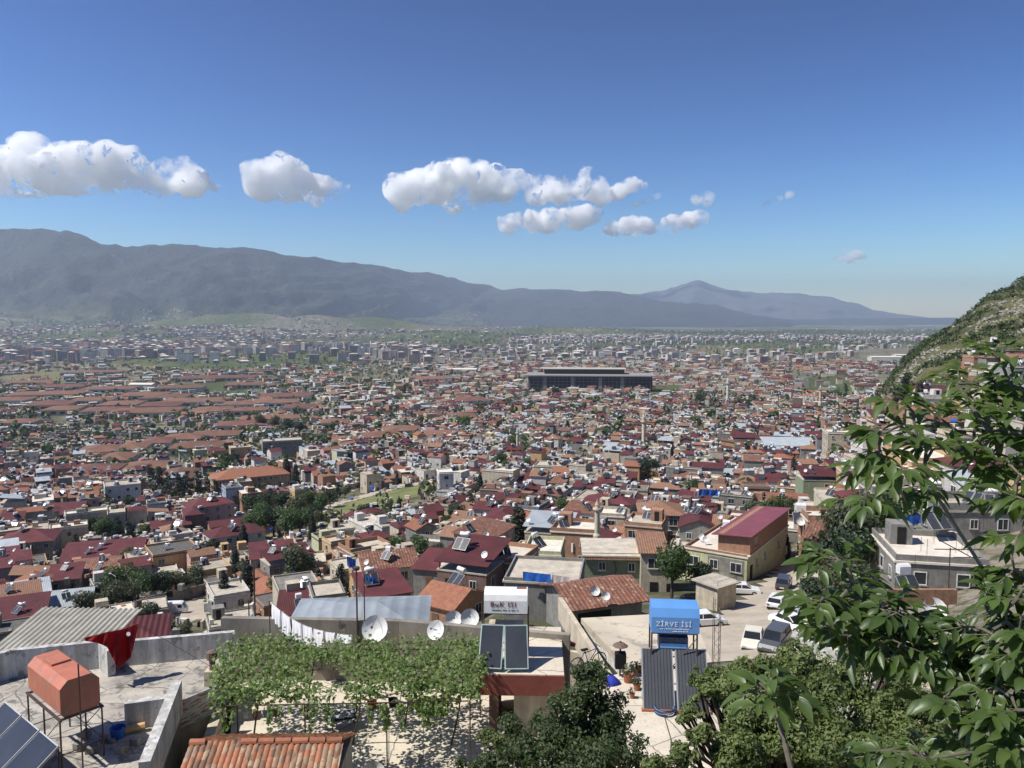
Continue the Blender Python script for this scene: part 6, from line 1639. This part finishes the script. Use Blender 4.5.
# ================================================================ near trees
def leaftree(name, label, lobes, trunk, nleaf, ls, m, seed, cat='tree', flat=.5):
    T = thing(name, label, cat, trunk); L = []; rr = random.Random(seed); mb = MB()
    base = Vector(trunk)
    for (u, v, dist, rpx) in lobes:
        c = PD(u, v, dist); r = rpx/F*dist*1.05; L.append((c.x-base.x, c.y-base.y, c.z-base.z, r*.9, .85))
        for k in range(6):
            a = rr.uniform(0, 6.28); q = rr.uniform(.7,1.25)*r; L.append((c.x-base.x+cos(a)*q, c.y-base.y+rr.uniform(-.8,.8)*r, c.z-base.z+sin(a)*q*.7, r*rr.uniform(.3,.6), .8))
    fork = Vector((sum(l[0] for l in L)/len(L)*.6, sum(l[1] for l in L)/len(L)*.6, max(.6, min(l[2] for l in L)*.7)))
    limb(mb, (0,0,-.4), fork, .14,.10, 8, rr=rr)
    for l in L:
        limb(mb, fork, (l[0], l[1], l[2]), .05,.018, 5, rr=rr, wob=.25)
        for k in range(5):
            v_ = Vector((rr.gauss(0,1), rr.gauss(0,1), rr.gauss(0,.8))).normalized()*l[3]*.85; limb(mb, (l[0], l[1], l[2]), Vector(l[:3])+v_, .015,.005, 4, rr=rr)
    link('crown', crown_mesh('crown', L, nleaf, ls, m, seed, flat=flat, hollow=.25, up=.5), T); mb.obj('trunk', TRUNK, T); return T
FIG = leafmat('dark glossy leaf', (.060,.092,.030), (.030,.048,.018), (.12,.19,.03), scale=2, rough=.55)
POM = leafmat('small light leaf', (.17,.21,.07), (.08,.11,.037), (.26,.36,.07), scale=2, rough=.55)
leaftree('fruit_tree', 'dense dark green tree rising below the lintel hut', [(592,672,16,13),(588,690,16,22),(568,705,16,24),(604,708,16,20),(550,728,16,24),(585,735,16,30),(615,738,15.5,22),(525,745,16,24),(555,757,15.5,30),(600,765,15,34),(500,762,15.5,20),(635,762,15,20),(480,775,15,18)], (P(575,768,15).x*.72, 16.4, Z(15)), 24000, .048, FIG, 5)
leaftree('fruit_tree', 'light green small leaved tree filling the lower right', [(742,672,12,16),(765,672,12,18),(700,680,12.2,10),(715,672,12.4,9),(790,655,12.6,16),(690,712,11.8,12),(860,660,13,20),(895,680,13,16),(660,765,10.6,12),(725,690,11.8,16),(760,700,11.5,28),(790,680,12,26),(822,668,12.5,20),(850,690,12.5,26),(815,705,11.8,30),(785,735,11.3,34),(830,745,11.3,34),(870,725,12,28),(905,708,12.5,22),(750,750,11,24),(720,742,11,14),(700,735,10.8,10),(895,750,11.5,28),(685,758,10.5,12),(705,690,12,9),(930,740,12,22)], (4.4, 12.3, Z(12.2)), 64000, .036, POM, 9)
leaftree('shrub', 'yellow green bush left of the vine terrace dish', [(505,745,20,12),(490,735,20,10)], (P(500,760,13.3).x, P(500,760,13.3).y, Z(13.3)), 1500, .05, POM, 15, 'shrub')
# walnut: compound leaves on real twigs
WL = leafmat('walnut leaf', (.095,.145,.038), (.045,.078,.022), (.20,.30,.05), scale=3, rough=.4)
def leaflet(mb, p, d, nrm, L, Wd, droop):
    d = d.normalized(); s = d.cross(nrm).normalized(); nrm = s.cross(d).normalized()
    prof = [0.05,.62,.98,.92,.6,.0]; n0 = len(mb.V)
    for k, w_ in enumerate(prof):
        t = k/5; c = p+d*L*t-Vector((0,0,1))*droop*L*t*t+nrm*.02*L*sin(t*5)
        ww = Wd*w_/2; lift = nrm*ww*.45
        mb.V += [tuple(c-s*ww+lift), tuple(c), tuple(c+s*ww+lift)]
    for k in range(5):
        a = n0+3*k; mb.F += [(a,a+1,a+4,a+3),(a+1,a+2,a+5,a+4)]; mb.M += [0,0]
ROS = [(890,428,3.6),(905,404,3.8),(932,410,4),(879,452,3.6),(902,470,3.5),(870,486,3.5),(928,478,3.8),(958,388,4.4),(984,384,4.2),(1010,380,4),(965,420,4.2),(990,408,4),(1016,420,3.8),(976,445,4),(1000,462,3.8),(1022,470,3.6),(1010,500,3.6),(1016,545,3.4),(1014,572,3.4),(988,602,3.3),(1016,602,3.2),(1022,640,3.1),(992,640,3.2),(966,628,3.3),(996,682,3.1),(1020,700,3),(970,692,3.2),(1000,732,3),(962,742,3.2),(1020,752,2.9),(986,757,3),(932,640,3.4),(910,622,3.5),(880,612,3.5),(850,612,3.5),(848,590,3.5),(836,566,3.6),(824,594,3.5),(832,622,3.5),(858,596,3.6),(872,642,3.4),(892,655,3.4),(846,637,3.5),(902,640,3.4),(838,604,3.5),(1030,500,3.5),(1035,580,3.3),(1040,660,3.1),(1045,740,3),(930,455,3.8),(915,440,3.7),(1008,440,3.9),(975,470,3.9),(955,655,3.3),(1005,625,3.2),(1012,665,3.1),(980,715,3.1),(822,572,3.6),(888,760,3.0),(925,762,3.0),(945,700,3.2),(1030,400,3.9),(870,470,3.6),(1040,440,3.8),(1045,360,4)]
ROS2 = [(770,684,3.0),(762,700,3.0),(783,696,3.0)]
def walnut(label, ros, root, trunk_base, seed, nl=(9,13), drop=.45, tr=.012):
    rr = random.Random(seed); T = thing('walnut_tree', label, 'tree', trunk_base); B = Vector(trunk_base); lf = MB(); tw = MB()
    pts = [PD(u, v, d)+Vector((rr.uniform(-.03,.03),)*3) for u, v, d in ros]; nodes = [Vector(r) for r in root]
    for a, b_ in zip(root, root[1:]): limb(tw, Vector(a)-B, Vector(b_)-B, tr,tr*.8, 8, wob=.05, rr=rr)
    todo = pts[:]
    while todo:
        best = min(((p-n).length, i, j) for i, p in enumerate(todo) for j, n in enumerate(nodes)); _, i, j = best
        p = todo.pop(i); n = nodes[j]; mid = n.lerp(p, .5)+Vector((rr.uniform(-.04,.04), 0, rr.uniform(-.02,.05)))
        limb(tw, n-B, mid-B, .0085,.007, 6, wob=.05, rr=rr); limb(tw, mid-B, p-B, .007,.004, 6, wob=.05, rr=rr); nodes += [mid, p]
        ax = (p-mid).normalized()
        for k in range(rr.randint(*nl)//2+1):     # compound leaves: a stalk with paired leaflets
            a = rr.uniform(0, 6.28); out = (Vector((cos(a), sin(a)*.8, rr.uniform(-.3,.45)))+ax*.5).normalized(); st = .07+.06*rr.random(); q = p+out*st; tw.tube(p-B, q-B, .0022, 0, 3, caps=False)
            up = Vector((rr.uniform(-.3,.3), rr.uniform(-.5,.2), 1)).normalized(); side = out.cross(up).normalized()
            for sx, f in ((-1,.45),(1,.5),(-1,.95),(1,1.0),(0,1.15)):
                if rr.random() < .15: continue
                o_ = p+out*st*min(f, 1.0); dd = (out*.75+side*sx*.85+Vector((0,0,-.12))) if sx else out
                L = rr.uniform(.055,.115)*(1.15 if sx == 0 else 1); leaflet(lf, o_-B, dd, (up+Vector((rr.uniform(-.35,.35), rr.uniform(-.35,.35), 0))).normalized(), L, L*rr.uniform(.36,.5), rr.uniform(.1,drop))
    lf.obj('crown', WL, T, smooth=True); tw.obj('trunk', mat('walnut bark', (.15,.13,.10), (.08,.07,.055), scale=8, var=0), T); return T
tb = Vector((3.6, 4.3, H0-4.2))
rt = [tb, PD(1150,560,4.3), PD(1060,470,4.0), PD(1024,452,4.0), PD(990,432,4.0), PD(956,384,4.2)]
ROS += [(u_+R.uniform(-20,20), v_+R.uniform(-20,20), d_+R.uniform(-.1,.6)) for u_, v_, d_ in ROS if (u_ > 965 or v_ > 605)]
W1 = walnut('large leaved walnut branches reaching in from the right', ROS, rt, tb, 3)
rt2 = [PD(1150,700,3.6), PD(1020,600,3.5), PD(985,572,3.8), PD(952,520,3.9), PD(933,490,3.9)]
m = MB()
for a, b_ in zip(rt2, rt2[1:]): limb(m, a-tb, b_-tb, .010,.008, 7, wob=.03)
limb(m, PD(1150,700,3.6)-tb, (0,0,.6), .02, .05, 8, wob=.03); m.obj('branch', mat('pale bare bark', (.30,.27,.22)), W1)
tb2 = Vector((1.35, 2.6, H0-2.9))
W2 = walnut('single walnut shoot with one green nut before the lower trees', ROS2, [tb2, PD(800,800,2.8), PD(775,705,3.0)], tb2, 8, nl=(8,9), tr=.012)
q = PD(772,691,2.93)-tb2; MB().lathe(tuple(q), [(0,-.022),(.016,-.017),(.022,0),(.017,.016),(0,.022)], 0, 12).obj('walnut', leafmat('green nut', (.16,.24,.06), (.12,.19,.05), (.1,.15,.03)), W2, smooth=True)
finish_labels()
